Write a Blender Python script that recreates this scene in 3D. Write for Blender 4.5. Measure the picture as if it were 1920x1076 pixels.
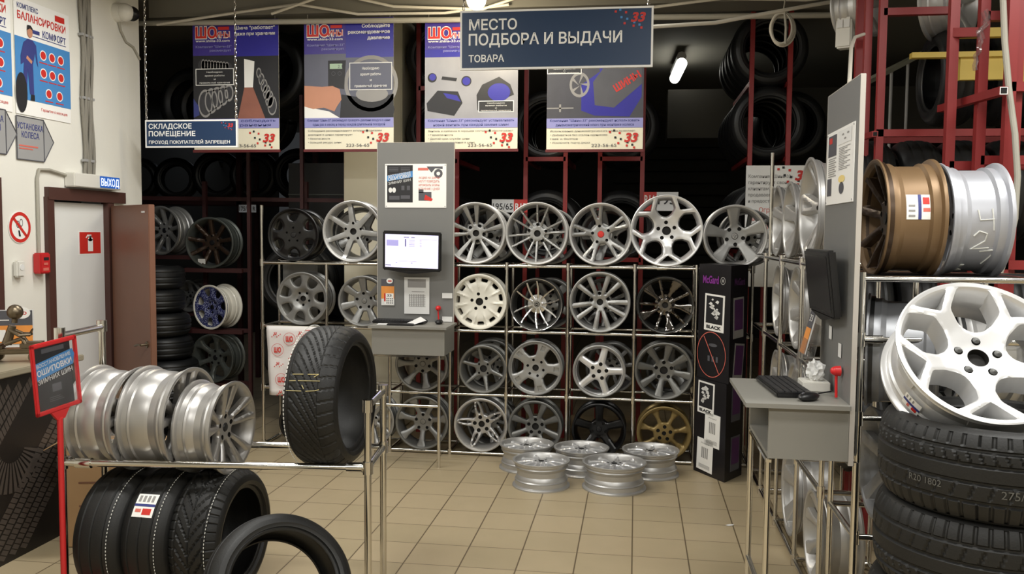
import bpy, bmesh, math, random
import numpy as np
from mathutils import Vector, Matrix, Euler
from mathutils.geometry import delaunay_2d_cdt

for o in list(bpy.data.objects):
    bpy.data.objects.remove(o, do_unlink=True)
S = bpy.context.scene
COL = S.collection
PI = math.pi
R_ = math.radians
random.seed(7)

# ------------------------------------------------------------------ camera, world, lights, exposure
FPX, PITCH, ROLL, YAW, EYE = 1624.3, .06268, .0086, .14184, 1.753

def cam_axes():
    fw = Vector((-math.sin(YAW)*math.cos(PITCH), math.cos(YAW)*math.cos(PITCH), -math.sin(PITCH)))
    r = Vector((math.cos(YAW), math.sin(YAW), 0))
    d = fw.cross(r)
    c, s = math.cos(ROLL), math.sin(ROLL)
    return c*r - s*d, s*r + c*d, fw
CR, CD, CF = cam_axes()
cam_data = bpy.data.cameras.new('camera')
cam = bpy.data.objects.new('camera', cam_data)
COL.objects.link(cam)
cam_data.sensor_width = 36
cam_data.lens = FPX/1920*36
cam_data.clip_start = .05
cam_data.clip_end = 100
m = Matrix.Identity(4)
for i, a in enumerate((CR, -CD, -CF)):
    for k in range(3):
        m[k][i] = a[k]
m[2][3] = EYE
cam.matrix_world = m
S.camera = cam

def ray(u, v):
    return CR*((u-960)/FPX) + CD*((v-538)/FPX) + CF
def at_y(u, v, y):
    d = ray(u, v); return d*(y/d.y) + Vector((0, 0, EYE))
def at_z(u, v, z):
    d = ray(u, v); return d*((z-EYE)/d.z) + Vector((0, 0, EYE))
def at_x(u, v, x):
    d = ray(u, v); return d*(x/d.x) + Vector((0, 0, EYE))

S.view_settings.view_transform = 'Standard'
S.view_settings.look = 'None'
S.view_settings.gamma = 1
S.view_settings.use_curve_mapping = False
S.view_settings.exposure = 0.0

W = bpy.data.worlds.new('world')
S.world = W
W.use_nodes = True
W.node_tree.nodes['Background'].inputs[0].default_value = (.9, .95, 1, 1)
W.node_tree.nodes['Background'].inputs[1].default_value = .03

def area(name, loc, sx, sy, power, col=(1, .96, .88), rot=(0, 0, 0)):
    l = bpy.data.lights.new(name, 'AREA')
    l.shape = 'RECTANGLE'; l.size = sx; l.size_y = sy; l.energy = power; l.color = col
    o = bpy.data.objects.new(name, l); COL.objects.link(o)
    o.location = loc; o.rotation_euler = rot
    return o
WARM = (1, .985, .94)
area('ceiling_lamp', (-2.2, 3.0, 3.5), 1.3, .35, 60, WARM)
area('ceiling_lamp', (.75, 2.5, 3.5), 1.3, .35, 46, WARM)
area('ceiling_lamp', (2.3, 3.2, 3.5), 1.3, .35, 44, WARM)
area('ceiling_lamp', (-1.9, .2, 3.5), 1.3, .35, 45, WARM)
area('ceiling_lamp', (.3, .2, 3.5), 1.3, .35, 45, WARM)
area('ceiling_lamp', (2.2, .2, 3.5), 1.3, .35, 45, WARM)
area('ceiling_lamp', (-2.5, 5.2, 3.5), 1.2, .3, 40, WARM)
area('ceiling_lamp', (-.7, 5.7, 3.52), 1.2, .3, 20, WARM)  # added to brighten the pillar and posters; no known fixture there
area('added_store_glow', (-5.4, 12.2, 3.45), 1.6, .8, 4, (.78, .86, 1))  # added bluish lamp that lifts the left store, not an actual window

# ------------------------------------------------------------------ materials (all procedural)
def lin(c):
    return tuple(((x/255)/12.92 if x/255 <= .04045 else ((x/255+.055)/1.055)**2.4) for x in c)
MATS = {}
def mat(name, rgb, rough=.5, metal=0, var=.06, scale=6, bump=0, bscale=60, emit=None, estr=0, coat=0, trans=0, alpha=1):
    if name in MATS: return MATS[name]
    m = bpy.data.materials.new(name); m.use_nodes = True
    nt = m.node_tree; b = nt.nodes['Principled BSDF']
    c = lin(rgb)
    tc = nt.nodes.new('ShaderNodeTexCoord')
    nz = nt.nodes.new('ShaderNodeTexNoise'); nz.inputs['Scale'].default_value = scale; nz.inputs['Detail'].default_value = 4
    nt.links.new(tc.outputs['Object'], nz.inputs['Vector'])
    mx = nt.nodes.new('ShaderNodeMix'); mx.data_type = 'RGBA'
    mx.inputs['A'].default_value = tuple(x*(1-var) for x in c) + (1,)
    mx.inputs['B'].default_value = tuple(min(1, x*(1+var)) for x in c) + (1,)
    nt.links.new(nz.outputs['Fac'], mx.inputs['Factor'])
    nt.links.new(mx.outputs['Result'], b.inputs['Base Color'])
    b.inputs['Roughness'].default_value = rough
    b.inputs['Metallic'].default_value = metal
    b.inputs['Coat Weight'].default_value = coat
    b.inputs['Transmission Weight'].default_value = trans
    b.inputs['Alpha'].default_value = alpha
    if bump:
        n2 = nt.nodes.new('ShaderNodeTexNoise'); n2.inputs['Scale'].default_value = bscale; n2.inputs['Detail'].default_value = 5
        nt.links.new(tc.outputs['Object'], n2.inputs['Vector'])
        bp = nt.nodes.new('ShaderNodeBump'); bp.inputs['Strength'].default_value = bump; bp.inputs['Distance'].default_value = .01
        nt.links.new(n2.outputs['Fac'], bp.inputs['Height']); nt.links.new(bp.outputs['Normal'], b.inputs['Normal'])
    if emit:
        b.inputs['Emission Color'].default_value = lin(emit) + (1,)
        b.inputs['Emission Strength'].default_value = estr
    MATS[name] = m
    return m

chrome = mat('chrome', (215, 212, 205), .14, 1, .03)
silver = mat('alloy_silver', (188, 187, 185), .38, .65, .04)
silver2 = mat('alloy_silver_satin', (164, 164, 162), .4, .65, .05)
silver3 = mat('alloy_silver_warm', (182, 180, 177), .36, .78, .04)
chalksilver = mat('alloy_lilac', (186, 188, 195), .4, .45, .03)
greysilver = mat('alloy_grey', (136, 136, 134), .42, .6, .05)
dimsilver = mat('alloy_dim', (124, 124, 121), .4, .6, .05)
floorsilver = mat('alloy_floor', (205, 205, 206), .28, .5, .03)
bright = mat('alloy_bright', (220, 220, 220), .3, .55, .02)
machined = mat('alloy_polished', (214, 214, 214), .2, .95, .03)
darkbarrel = mat('alloy_dark', (70, 70, 68), .4, .7, .1)
gunmetal = mat('alloy_gunmetal', (150, 152, 156), .4, .35, .05)
blackgloss = mat('black_gloss', (9, 9, 10), .28, 0, .1)
darkchrome = mat('dark_chrome', (112, 108, 104), .1, 1, .1)
whitepaint = mat('white_lacquer', (226, 223, 211), .35, 0, .03, coat=.2)
gold = mat('gold_paint', (138, 118, 74), .34, .5, .05)
bronze = mat('bronze_paint', (132, 106, 76), .42, .35, .05)
brownrim = mat('brown_paint', (62, 48, 38), .35, .4, .1)
greyrim = mat('dark_grey_paint', (84, 88, 84), .4, .4, .1)
rubber = mat('rubber', (18, 18, 17), .5, 0, .25, 5, .08, 140)
rubber2 = mat('rubber_tread', (17, 17, 16), .55, 0, .3, 4, .1, 160)
rubberold = mat('rubber_storage', (22, 23, 24), .45, 0, .3, 4)
dark = mat('dark_void', (10, 10, 10), .8)
blackpl = mat('black_plastic', (20, 20, 22), .35, 0, .1)
greypanel = mat('grey_laminate', (118, 118, 116), .5, 0, .03, 3)
greydesk = mat('grey_laminate_desk', (134, 132, 125), .5, 0, .03, 3)
edgeband = mat('edge_band', (186, 180, 172), .5)
white = mat('white_sheet', (244, 243, 239), .5, 0, .02)
paper = mat('paper', (226, 226, 224), .7, 0, .03)
cream = mat('cream_sheet', (238, 232, 208), .5, 0, .02)
navy = mat('sign_navy', (24, 52, 86), .4, 0, .03)
purple = mat('print_purple', (62, 48, 140), .4, 0, .12, 4)
purpled = mat('print_deep_blue', (44, 40, 150), .4, 0, .15, 4)
lilac = mat('print_lilac', (150, 150, 205), .45, 0, .05)
red = mat('print_red', (205, 48, 40), .45, 0, .05)
redpale = mat('print_red_pale', (214, 110, 96), .5, 0, .05)
ink = mat('print_black', (34, 34, 38), .5, 0, .1)
inkgrey = mat('print_grey', (150, 148, 146), .6, 0, .1)
inkdim = mat('print_grey_dark', (84, 84, 90), .5, 0, .2, 8)
skyblue = mat('print_blue', (72, 138, 200), .45, 0, .06)
bluetxt = mat('print_blue_text', (54, 62, 128), .5, 0, .05)
skin = mat('print_skin', (196, 138, 110), .5, 0, .1)
orange = mat('print_orange', (232, 150, 70), .5, 0, .2, 8)
yellowp = mat('print_yellow', (240, 216, 140), .5, 0, .1)
purptxt = mat('print_magenta', (128, 50, 140), .5)
purpcard = mat('print_plum', (84, 44, 92), .5, 0, .1)
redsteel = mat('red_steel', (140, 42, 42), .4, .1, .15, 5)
redsteelx = mat('red_steel_dim', (58, 24, 24), .6, 0, .2, 5)  # red steel darkened, the store's dimness put into the colour
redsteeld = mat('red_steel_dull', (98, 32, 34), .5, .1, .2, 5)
redplastic = mat('red_plastic', (198, 42, 44), .4, 0, .05)
redshine = mat('red_bright', (214, 40, 42), .35, 0, .05)
wallpaint = mat('wall_paint', (232, 230, 221), .7, 0, .03, 1.5, .08, 40)
brownwood = mat('brown_wood', (122, 84, 66), .45, 0, .2, 2)
browndk = mat('brown_frame', (78, 50, 44), .45, 0, .15, 3)
doorwhite = mat('door_white', (232, 234, 231), .5, 0, .02)
brass = mat('old_brass', (118, 106, 88), .35, .9, .25, 20)
greypaint = mat('grey_plate', (158, 158, 158), .5, 0, .05)
conduit = mat('conduit_grey', (168, 164, 152), .55, 0, .05)
cablew = mat('cable_white', (206, 200, 186), .5, 0, .05)
pillarm = mat('pillar_plaster', (236, 229, 206), .7, 0, .05, 2)
ceilm = mat('ceiling_plaster', (118, 115, 106), .8, 0, .1, 2)
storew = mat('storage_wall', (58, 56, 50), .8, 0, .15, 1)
palew = mat('pale_wall', (170, 178, 196), .8, 0, .05, 1)
cardboard = mat('cardboard', (172, 138, 98), .7, 0, .08)
blackbox = mat('black_carton', (24, 22, 26), .35, 0, .15, 8)
lemon = mat('yellow_steel', (212, 184, 84), .5, 0, .08)
cloth = mat('white_cloth', (232, 228, 226), .8, 0, .03)
chalk = mat('chalk', (216, 216, 210), .9, 0, .1)
chalkgold = mat('chalk_yellow', (196, 182, 130), .9, 0, .1)
lampglow = mat('lamp_glow', (255, 255, 250), .5, emit=(255, 252, 240), estr=9)
bulbglow = mat('bulb_glow', (255, 250, 230), .5, emit=(255, 240, 205), estr=14)
exitglow = mat('exit_glow', (225, 235, 255), .5, emit=(225, 235, 255), estr=.9)
exitblue = mat('exit_blue', (28, 84, 170), .5, emit=(30, 84, 170), estr=.5)
screenglow = mat('screen_glow', (210, 208, 245), .4, emit=(212, 206, 248), estr=.95)
screentxt = mat('screen_marks', (150, 146, 196), .4, emit=(158, 152, 205), estr=.7)
screendk = mat('screen_dark_marks', (60, 58, 100), .4, emit=(70, 66, 110), estr=.5)
lcd = mat('print_lcd', (170, 196, 170), .5)
clearpl = mat('clear_plastic', (225, 228, 228), .08, 0, .02, trans=.9, alpha=.35)
whiteplastic = mat('white_plastic', (226, 224, 216), .4, 0, .02)

def tile_mat():
    m = bpy.data.materials.new('floor_tiles'); m.use_nodes = True
    nt = m.node_tree; N = nt.nodes; L = nt.links; b = N['Principled BSDF']
    geo = N.new('ShaderNodeNewGeometry'); sep = N.new('ShaderNodeSeparateXYZ'); L.new(geo.outputs['Position'], sep.inputs[0])
    def math_(op, a, b2=None):
        n = N.new('ShaderNodeMath'); n.operation = op
        for i, x in enumerate((a, b2)):
            if x is None: continue
            if isinstance(x, (int, float)): n.inputs[i].default_value = x
            else: L.new(x, n.inputs[i])
        return n.outputs[0]
    cells = []; masks = []
    for k, (off, gw) in enumerate(((.0068, .0125), (.1677, .009))):
        t = math_('DIVIDE', math_('SUBTRACT', sep.outputs[k], off-30), .3)
        fr = math_('FRACT', t); cells.append(math_('FLOOR', t))
        d = math_('MINIMUM', fr, math_('SUBTRACT', 1, fr))
        masks.append(math_('LESS_THAN', d, gw))
    grout = math_('MAXIMUM', masks[0], masks[1])
    cmb = N.new('ShaderNodeCombineXYZ'); L.new(cells[0], cmb.inputs[0]); L.new(cells[1], cmb.inputs[1])
    wn = N.new('ShaderNodeTexWhiteNoise'); L.new(cmb.outputs[0], wn.inputs['Vector'])
    nz = N.new('ShaderNodeTexNoise'); nz.inputs['Scale'].default_value = 7; nz.inputs['Detail'].default_value = 6
    L.new(geo.outputs['Position'], nz.inputs['Vector'])
    ramp = N.new('ShaderNodeMix'); ramp.data_type = 'RGBA'
    ramp.inputs['A'].default_value = lin((160, 146, 116)) + (1,); ramp.inputs['B'].default_value = lin((178, 161, 131)) + (1,)
    f = math_('ADD', math_('MULTIPLY', wn.outputs['Value'], .5), math_('MULTIPLY', nz.outputs['Fac'], .5)); L.new(f, ramp.inputs['Factor'])
    mx = N.new('ShaderNodeMix'); mx.data_type = 'RGBA'; L.new(grout, mx.inputs['Factor'])
    L.new(ramp.outputs['Result'], mx.inputs['A']); mx.inputs['B'].default_value = lin((98, 84, 62)) + (1,)
    L.new(mx.outputs['Result'], b.inputs['Base Color'])
    b.inputs['Roughness'].default_value = .42
    bp = N.new('ShaderNodeBump'); bp.inputs['Strength'].default_value = .5; bp.inputs['Distance'].default_value = .003; bp.invert = True
    L.new(grout, bp.inputs['Height']); L.new(bp.outputs['Normal'], b.inputs['Normal'])
    return m
floor_m = tile_mat()

def speckle_mat(name, a, b_, scale, thr):
    m = bpy.data.materials.new(name); m.use_nodes = True
    nt = m.node_tree; b = nt.nodes['Principled BSDF']
    tc = nt.nodes.new('ShaderNodeTexCoord'); v = nt.nodes.new('ShaderNodeTexVoronoi'); v.inputs['Scale'].default_value = scale
    nt.links.new(tc.outputs['Object'], v.inputs['Vector'])
    r = nt.nodes.new('ShaderNodeValToRGB'); r.color_ramp.interpolation = 'CONSTANT'
    r.color_ramp.elements[0].color = lin(b_) + (1,); r.color_ramp.elements[1].color = lin(a) + (1,); r.color_ramp.elements[1].position = thr
    nt.links.new(v.outputs['Distance'], r.inputs['Fac']); nt.links.new(r.outputs['Color'], b.inputs['Base Color'])
    b.inputs['Roughness'].default_value = .35
    return m
blueprint = speckle_mat('blue_patterned_paint', (30, 36, 88), (205, 212, 235), 26, .32)

def treadprint_mat():
    # a printed photograph of tyre treads: slanted ribs with rain grooves
    m = bpy.data.materials.new('tyre_photo_print'); m.use_nodes = True
    nt = m.node_tree; N = nt.nodes; L = nt.links; b = N['Principled BSDF']
    tc = N.new('ShaderNodeTexCoord'); mp = N.new('ShaderNodeMapping'); L.new(tc.outputs['Object'], mp.inputs['Vector'])
    mp.inputs['Rotation'].default_value = (R_(-42), 0, 0)
    wv = N.new('ShaderNodeTexWave'); wv.bands_direction = 'Z'; wv.inputs['Scale'].default_value = 6.5; wv.inputs['Distortion'].default_value = .8; wv.inputs['Detail'].default_value = 2
    L.new(mp.outputs[0], wv.inputs['Vector'])
    r = N.new('ShaderNodeValToRGB'); r.color_ramp.elements[0].color = lin((22, 20, 20)) + (1,); r.color_ramp.elements[1].color = lin((84, 76, 70)) + (1,)
    r.color_ramp.elements[0].position = .12; r.color_ramp.elements[1].position = .4
    L.new(wv.outputs['Fac'], r.inputs['Fac'])
    nz = N.new('ShaderNodeTexNoise'); nz.inputs['Scale'].default_value = 2.3; L.new(tc.outputs['Object'], nz.inputs['Vector'])
    mx = N.new('ShaderNodeMix'); mx.data_type = 'RGBA'; mx.blend_type = 'MULTIPLY'; mx.inputs['Factor'].default_value = .8
    r2 = N.new('ShaderNodeValToRGB'); r2.color_ramp.elements[0].position = .38; r2.color_ramp.elements[1].position = .62
    L.new(nz.outputs['Fac'], r2.inputs['Fac'])
    L.new(r.outputs['Color'], mx.inputs['A']); L.new(r2.outputs['Color'], mx.inputs['B'])
    L.new(mx.outputs['Result'], b.inputs['Base Color']); b.inputs['Roughness'].default_value = .5
    return m
treadprint = treadprint_mat()

# ------------------------------------------------------------------ mesh helpers
class MB:
    def __init__(s): s.v = []; s.f = []; s.mi = []; s.cur = 0
    def add(s, vs, fs, M=None):
        b = len(s.v)
        for p in vs:
            p = Vector(p)
            s.v.append(tuple(M @ p) if M else tuple(p))
        for f in fs:
            s.f.append(tuple(b+i for i in f)); s.mi.append(s.cur)
        return s
    def box(s, c, d, rot=None, bev=0):
        x, y, z = d[0]/2, d[1]/2, d[2]/2
        M = Matrix.Translation(c)
        if rot is not None: M = M @ (rot if isinstance(rot, Matrix) else Euler(rot).to_matrix().to_4x4())
        if not bev:
            vs = [(i, j, k) for i in (-x, x) for j in (-y, y) for k in (-z, z)]
            fs = [(0, 1, 3, 2), (4, 6, 7, 5), (0, 4, 5, 1), (2, 3, 7, 6), (0, 2, 6, 4), (1, 5, 7, 3)]
            return s.add(vs, fs, M)
        bm = bmesh.new(); bmesh.ops.create_cube(bm, size=1)
        for v in bm.verts: v.co = Vector((v.co.x*2*x, v.co.y*2*y, v.co.z*2*z))
        bmesh.ops.bevel(bm, geom=bm.edges[:], offset=bev, segments=2, affect='EDGES')
        bm.verts.index_update()
        s.add([v.co.copy() for v in bm.verts], [[v.index for v in f.verts] for f in bm.faces], M); bm.free(); return s
    def cyl(s, p0, p1, r, r1=None, n=12, caps=True):
        p0, p1 = Vector(p0), Vector(p1); r1 = r if r1 is None else r1
        q = (p1-p0).to_track_quat('Z', 'Y').to_matrix()
        vs = []
        for p, rr in ((p0, r), (p1, r1)):
            for i in range(n):
                a = 2*PI*i/n; vs.append(p + q @ Vector((rr*math.cos(a), rr*math.sin(a), 0)))
        fs = [(i, (i+1) % n, n+(i+1) % n, n+i) for i in range(n)]
        if caps: fs += [tuple(range(n-1, -1, -1)), tuple(range(n, 2*n))]
        return s.add(vs, fs)
    def tube(s, pts, r, n=8, closed=False):
        pts = [Vector(p) for p in pts]; vs = []; fs = []; N = len(pts)
        up = None
        for i, p in enumerate(pts):
            a = pts[(i-1) % N] if (closed or i > 0) else p
            b = pts[(i+1) % N] if (closed or i < N-1) else p
            t = (b-a).normalized()
            if up is None:
                up = t.orthogonal().normalized()
            up = (up - t*up.dot(t)).normalized(); w = t.cross(up)
            for k in range(n):
                an = 2*PI*k/n; vs.append(p + up*(r*math.cos(an)) + w*(r*math.sin(an)))
        for i in range(N if closed else N-1):
            j = (i+1) % N
            for k in range(n):
                fs.append((i*n+k, i*n+(k+1) % n, j*n+(k+1) % n, j*n+k))
        if not closed: fs += [tuple(range(n-1, -1, -1)), tuple((N-1)*n+k for k in range(n))]
        return s.add(vs, fs)
    def lathe(s, prof, n=48, M=None, closed=False):   # about local z
        vs = []; fs = []; m_ = len(prof)
        for i in range(n):
            a = 2*PI*i/n; c, sn = math.cos(a), math.sin(a)
            for r, z in prof: vs.append((r*c, r*sn, z))
        for i in range(n):
            j = (i+1) % n
            for k in range(m_ if closed else m_-1):
                l = (k+1) % m_
                fs.append((i*m_+k, j*m_+k, j*m_+l, i*m_+l))
        return s.add(vs, fs, M)
    def ball(s, c, r, n=12, sc=(1, 1, 1)):
        prof = [(max(1e-4, r*math.sin(PI*k/n)), -r*math.cos(PI*k/n)) for k in range(n+1)]
        return s.lathe(prof, n*2, Matrix.Translation(c) @ Matrix.Diagonal((*sc, 1)))
    def prism(s, pts, d, M=None):       # polygon in local xz, thickness d along +y
        n = len(pts); vs = [(x, 0, z) for x, z in pts] + [(x, d, z) for x, z in pts]
        fs = [tuple(range(n)), tuple(range(2*n-1, n-1, -1))] + [(i, n+i, n+(i+1) % n, (i+1) % n) for i in range(n)]
        return s.add(vs, fs, M)
    def flat(s, pts, y=0):              # polygon in local xz facing -y
        return s.add([(x, y, z) for x, z in pts], [tuple(range(len(pts)))])
    def rect(s, x0, z0, x1, z1, y=0): return s.flat([(x0, z0), (x1, z0), (x1, z1), (x0, z1)], y)
    def disc(s, x, z, r, y=0, n=20, rz=None):
        rz = rz or r
        return s.flat([(x+r*math.cos(2*PI*i/n), z+rz*math.sin(2*PI*i/n)) for i in range(n)], y)
    def ring(s, x, z, r0, r1, y=0, n=32, sx=1):
        vs = []
        for r in (r0, r1): vs += [(x+sx*r*math.cos(2*PI*i/n), y, z+r*math.sin(2*PI*i/n)) for i in range(n)]
        return s.add(vs, [(i, (i+1) % n, n+(i+1) % n, n+i) for i in range(n)])
    def text(s, t, x, z, h, w=None, y=0, bold=0., align='L', shear=0., rot=0):
        vs, fs, cap = text_mesh(t, bold, shear)
        xs = [p[0] for p in vs]; x0, x1 = min(xs), max(xs)
        sc = h/cap; sx = sc if w is None else w/(x1-x0)
        off = {'L': x0, 'C': (x0+x1)/2, 'R': x1}[align]
        c, sn = math.cos(rot), math.sin(rot); out = []
        for p in vs:
            a, b = (p[0]-off)*sx, p[1]*sc
            out.append((x+a*c-b*sn, y, z+a*sn+b*c))
        return s.add(out, fs)
    def build(s, name, m, parent=None, smooth=35):
        me = bpy.data.meshes.new(name); me.from_pydata(s.v, [], s.f); me.validate()
        ms = m if isinstance(m, (list, tuple)) else [m]
        for q in ms: me.materials.append(q)
        if len(ms) > 1: me.polygons.foreach_set('material_index', s.mi[:len(me.polygons)])
        if smooth: me.shade_smooth(); me.set_sharp_from_angle(angle=R_(smooth))
        o = bpy.data.objects.new(name, me); COL.objects.link(o)
        if parent: o.parent = parent
        return o

_TX = {}
def text_mesh(t, bold=0., shear=0.):
    k = (t, bold, shear)
    if k in _TX: return _TX[k]
    cu = bpy.data.curves.new('txt', 'FONT'); cu.body = t; cu.size = 1; cu.offset = bold; cu.shear = shear; cu.resolution_u = 3; cu.fill_mode = 'BOTH'
    ob = bpy.data.objects.new('txt', cu)
    me = bpy.data.meshes.new_from_object(ob)
    vs = [tuple(v.co) for v in me.vertices]; fs = [tuple(p.vertices) for p in me.polygons]
    bpy.data.objects.remove(ob); bpy.data.meshes.remove(me); bpy.data.curves.remove(cu)
    if not vs: vs, fs = [(0, 0, 0), (.1, 0, 0), (.1, .7, 0)], [(0, 1, 2)]
    _TX[k] = (vs, fs, .73)
    return _TX[k]

def tag(o, label=None, cat=None, group=None, kind=None):
    if label: o['label'] = label
    if cat: o['category'] = cat
    if group: o['group'] = group
    if kind: o['kind'] = kind
    return o
def empty(name, loc=(0, 0, 0), rot=(0, 0, 0), label=None, cat=None, group=None):
    o = bpy.data.objects.new(name, None); COL.objects.link(o); o.empty_display_size = .1
    o.location = loc; o.rotation_euler = rot
    return tag(o, label, cat, group)
def copy_tree(o, loc, rot, label=None, cat=None, group=None, scale=None):
    r = o.copy(); COL.objects.link(r); r.location = loc; r.rotation_euler = rot
    if scale: r.scale = scale
    tag(r, label, cat, group)
    for ch in o.children:
        c = ch.copy(); COL.objects.link(c); c.parent = r
        for g in ch.children:
            d = g.copy(); COL.objects.link(d); d.parent = c
    return r
def kids_of(o): return list(o.children)
# ------------------------------------------------------------------ wheel faces
def pol(r, a): return (r*math.cos(R_(a)), r*math.sin(R_(a)))
def circ(x, y, r, n=14): return [(x+r*math.cos(2*PI*i/n), y+r*math.sin(2*PI*i/n)) for i in range(n)]
def chaikin(p, k=1):
    for _ in range(k):
        q = []
        for i in range(len(p)):
            a, b = p[i], p[(i+1) % len(p)]
            q += [(a[0]*.75+b[0]*.25, a[1]*.75+b[1]*.25), (a[0]*.25+b[0]*.75, a[1]*.25+b[1]*.75)]
        p = q
    return p
def soft(p, q=.13):
    out = []
    for i in range(len(p)):
        a, b, c = p[i-1], p[i], p[(i+1) % len(p)]
        A = (b[0]+(a[0]-b[0])*q, b[1]+(a[1]-b[1])*q); B = (b[0]+(c[0]-b[0])*q, b[1]+(c[1]-b[1])*q)
        out += [A, ((A[0]+B[0])/4+b[0]/2, (A[1]+B[1])/4+b[1]/2), B]
    return out
def densify(p, st=.05):
    q = []
    for i in range(len(p)):
        a, b = p[i], p[(i+1) % len(p)]
        n = max(1, int(math.dist(a, b)/st))
        for k in range(n): q.append((a[0]+(b[0]-a[0])*k/n, a[1]+(b[1]-a[1])*k/n))
    return q
def spoke_windows(spokes, r0, r1, gap=.05, soft=1):
    """spokes: list of (angle, widths[(r, w)], curve deg at rim); windows are what is left between neighbours"""
    sp = sorted(spokes, key=lambda t: t[0] % 360); out = []
    wf = lambda ws, r: float(np.interp(r, [a for a, b in ws], [b for a, b in ws]))
    for i, s in enumerate(sp):
        t = sp[(i+1) % len(sp)]
        a0 = s[0] % 360; a1 = t[0] % 360
        if a1 <= a0: a1 += 360
        L, Rr = [], []
        for k in range(11):
            r = r0+(r1-r0)*k/10
            tw0 = s[2]*((r-r0)/(r1-r0))**1.5; tw1 = t[2]*((r-r0)/(r1-r0))**1.5
            h0 = math.degrees(math.asin(min(.99, wf(s[1], r)/2/r))); h1 = math.degrees(math.asin(min(.99, wf(t[1], r)/2/r)))
            lo, hi = a0+tw0+h0, a1+tw1-h1
            if (hi-lo)*PI/180*r > gap: L.append((r, lo)); Rr.append((r, hi))
        if len(L) < 3: continue
        arc = [(r1, L[-1][1]+(Rr[-1][1]-L[-1][1])*k/6) for k in range(1, 6)]
        p = [pol(*q) for q in L]+[pol(*q) for q in arc]+[pol(*q) for q in reversed(Rr)]
        out.append(chaikin(p, soft))
    return out
def eq(n, a0, ws, tw=0): return [(a0+360*i/n, ws, tw) for i in range(n)]
def pairs(centres, half, ws, tw=0): return [(c+s*half, ws, tw*s) for c in centres for s in (-1, 1)]
def petal(ang, pts):     # mirrored outline round one direction: (r, +-deg)
    p = [pol(r, ang-d) for r, d in pts]+[pol(r, ang+d) for r, d in reversed(pts)]
    return p

DES = {}
def design(key, holes, dish, bev=(.03, .012), lug=(5, .27, .045, 90), bore=.11, depth=.12, draft=.93, pockets=(), ridges=None, ro=.965):
    DES[key] = dict(holes=[densify(h) for h in holes], dish=dish, bev=bev, lug=lug, bore=bore, depth=depth, draft=draft, pockets=[densify(p) for p in pockets], ridges=ridges, ro=ro)
st5 = [0, 72, 144, 216, 288]
D_FLAT = [(0, -.10), (.3, -.10), (.5, -.07), (.9, -.03), (.97, -.02)]
D_CONC = [(0, -.24), (.3, -.23), (.6, -.13), (.88, -.05), (.97, -.02)]
D_DOME = [(0, -.06), (.25, -.05), (.6, -.035), (.88, -.06), (.97, -.02)]
D_STEP = [(0, -.13), (.28, -.12), (.6, -.09), (.84, -.09), (.9, -.03), (.97, -.01)]

design('seven_blade', spoke_windows(eq(7, 97, [(.3, .18), (.9, .135)]), .3, .915, soft=1), D_STEP, (.012, .008))
design('six_window_disc', [chaikin(petal(30+60*i, [(.52, 6), (.62, 15), (.86, 15)]), 2) for i in range(6)], D_DOME, (.08, .03))
design('twin_five', spoke_windows(pairs([100, 28, -44, -116, 172], 12.6, [(.2, .07), (.35, .075), (.9, .165)]), .22, .925, .03), D_CONC, (.02, .012), lug=(5, .27, .05, 64))
design('twelve_thin', spoke_windows(pairs([78, 15, -45, -103, -163, 137], 11.5, [(.2, .06), (.9, .05)]), .24, .93, .03, 1), D_CONC, (.015, .012), lug=(5, .29, .05, 88))
t5 = [(.3, .2), (.45, .2), (.9, .42)]
design('five_forked', spoke_windows([(100+a, t5, 0) for a in st5], .3, .92)+[soft([pol(.5, 100+a), pol(.86, 100+a-5.5), pol(.88, 100+a), pol(.86, 100+a+5.5)], .15) for a in st5],
       D_CONC, (.05, .03), lug=(5, .27, .05, 100), depth=.14)
design('five_y_star', [soft(petal(22+a, [(.36, 4), (.40, 15), (.5, 23.5), (.69, 25.5), (.94, 12), (.955, 5)]), .2) for a in st5]
       + [soft(petal(58+a, [(.70, .8), (.735, 4), (.94, 16), (.955, 8)]), .15) for a in st5],
       [(0, -.2), (.2, -.19), (.45, -.15), (.7, -.04), (.97, -.005)], (.012, .012), lug=(5, .235, .055, 94), bore=.125, depth=.3, draft=.84)
design('five_broad', spoke_windows([(a, [(.28, .24), (.5, .27), (.9, .42)], 0) for a in (94.5, 167, 234, 309, 381)], .38, .9, soft=2), D_CONC, (.04, .02), lug=(5, .27, .065, 131), depth=.16)
design('seven_d_hole', [chaikin(petal(108+360/7*i, [(.47, 3), (.5, 10), (.6, 15.5), (.72, 16), (.86, 14), (.88, 10)]), 1) for i in range(7)],
       [(0, -.16), (.12, -.15), (.2, -.18), (.27, -.18), (.38, -.08), (.5, -.05), (.9, -.03), (.97, -.02)], (.04, .02), lug=(5, .245, .05, 125), depth=.12)
design('seven_broad', spoke_windows(eq(7, 93, [(.3, .2), (.5, .22), (.9, .3)]), .42, .9, soft=2), D_CONC, (.05, .03), lug=(5, .3, .06, 95))
rid = [pol(.63, 93.4+360/11*i) for i in range(11)]
design('eleven_slot', [chaikin(petal(77+360/11*i, [(.73, 7.5), (.76, 9.2), (.84, 9.2), (.87, 7.5)]), 1) for i in range(11)],
       [(0, -.14), (.3, -.13), (.6, -.1), (.72, -.12), (.88, -.12), (.93, -.02), (.97, -.01)], (.02, .015), lug=(5, .28, .06, 98), bore=.14, depth=.1, ridges=(11, 93.4))
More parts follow.
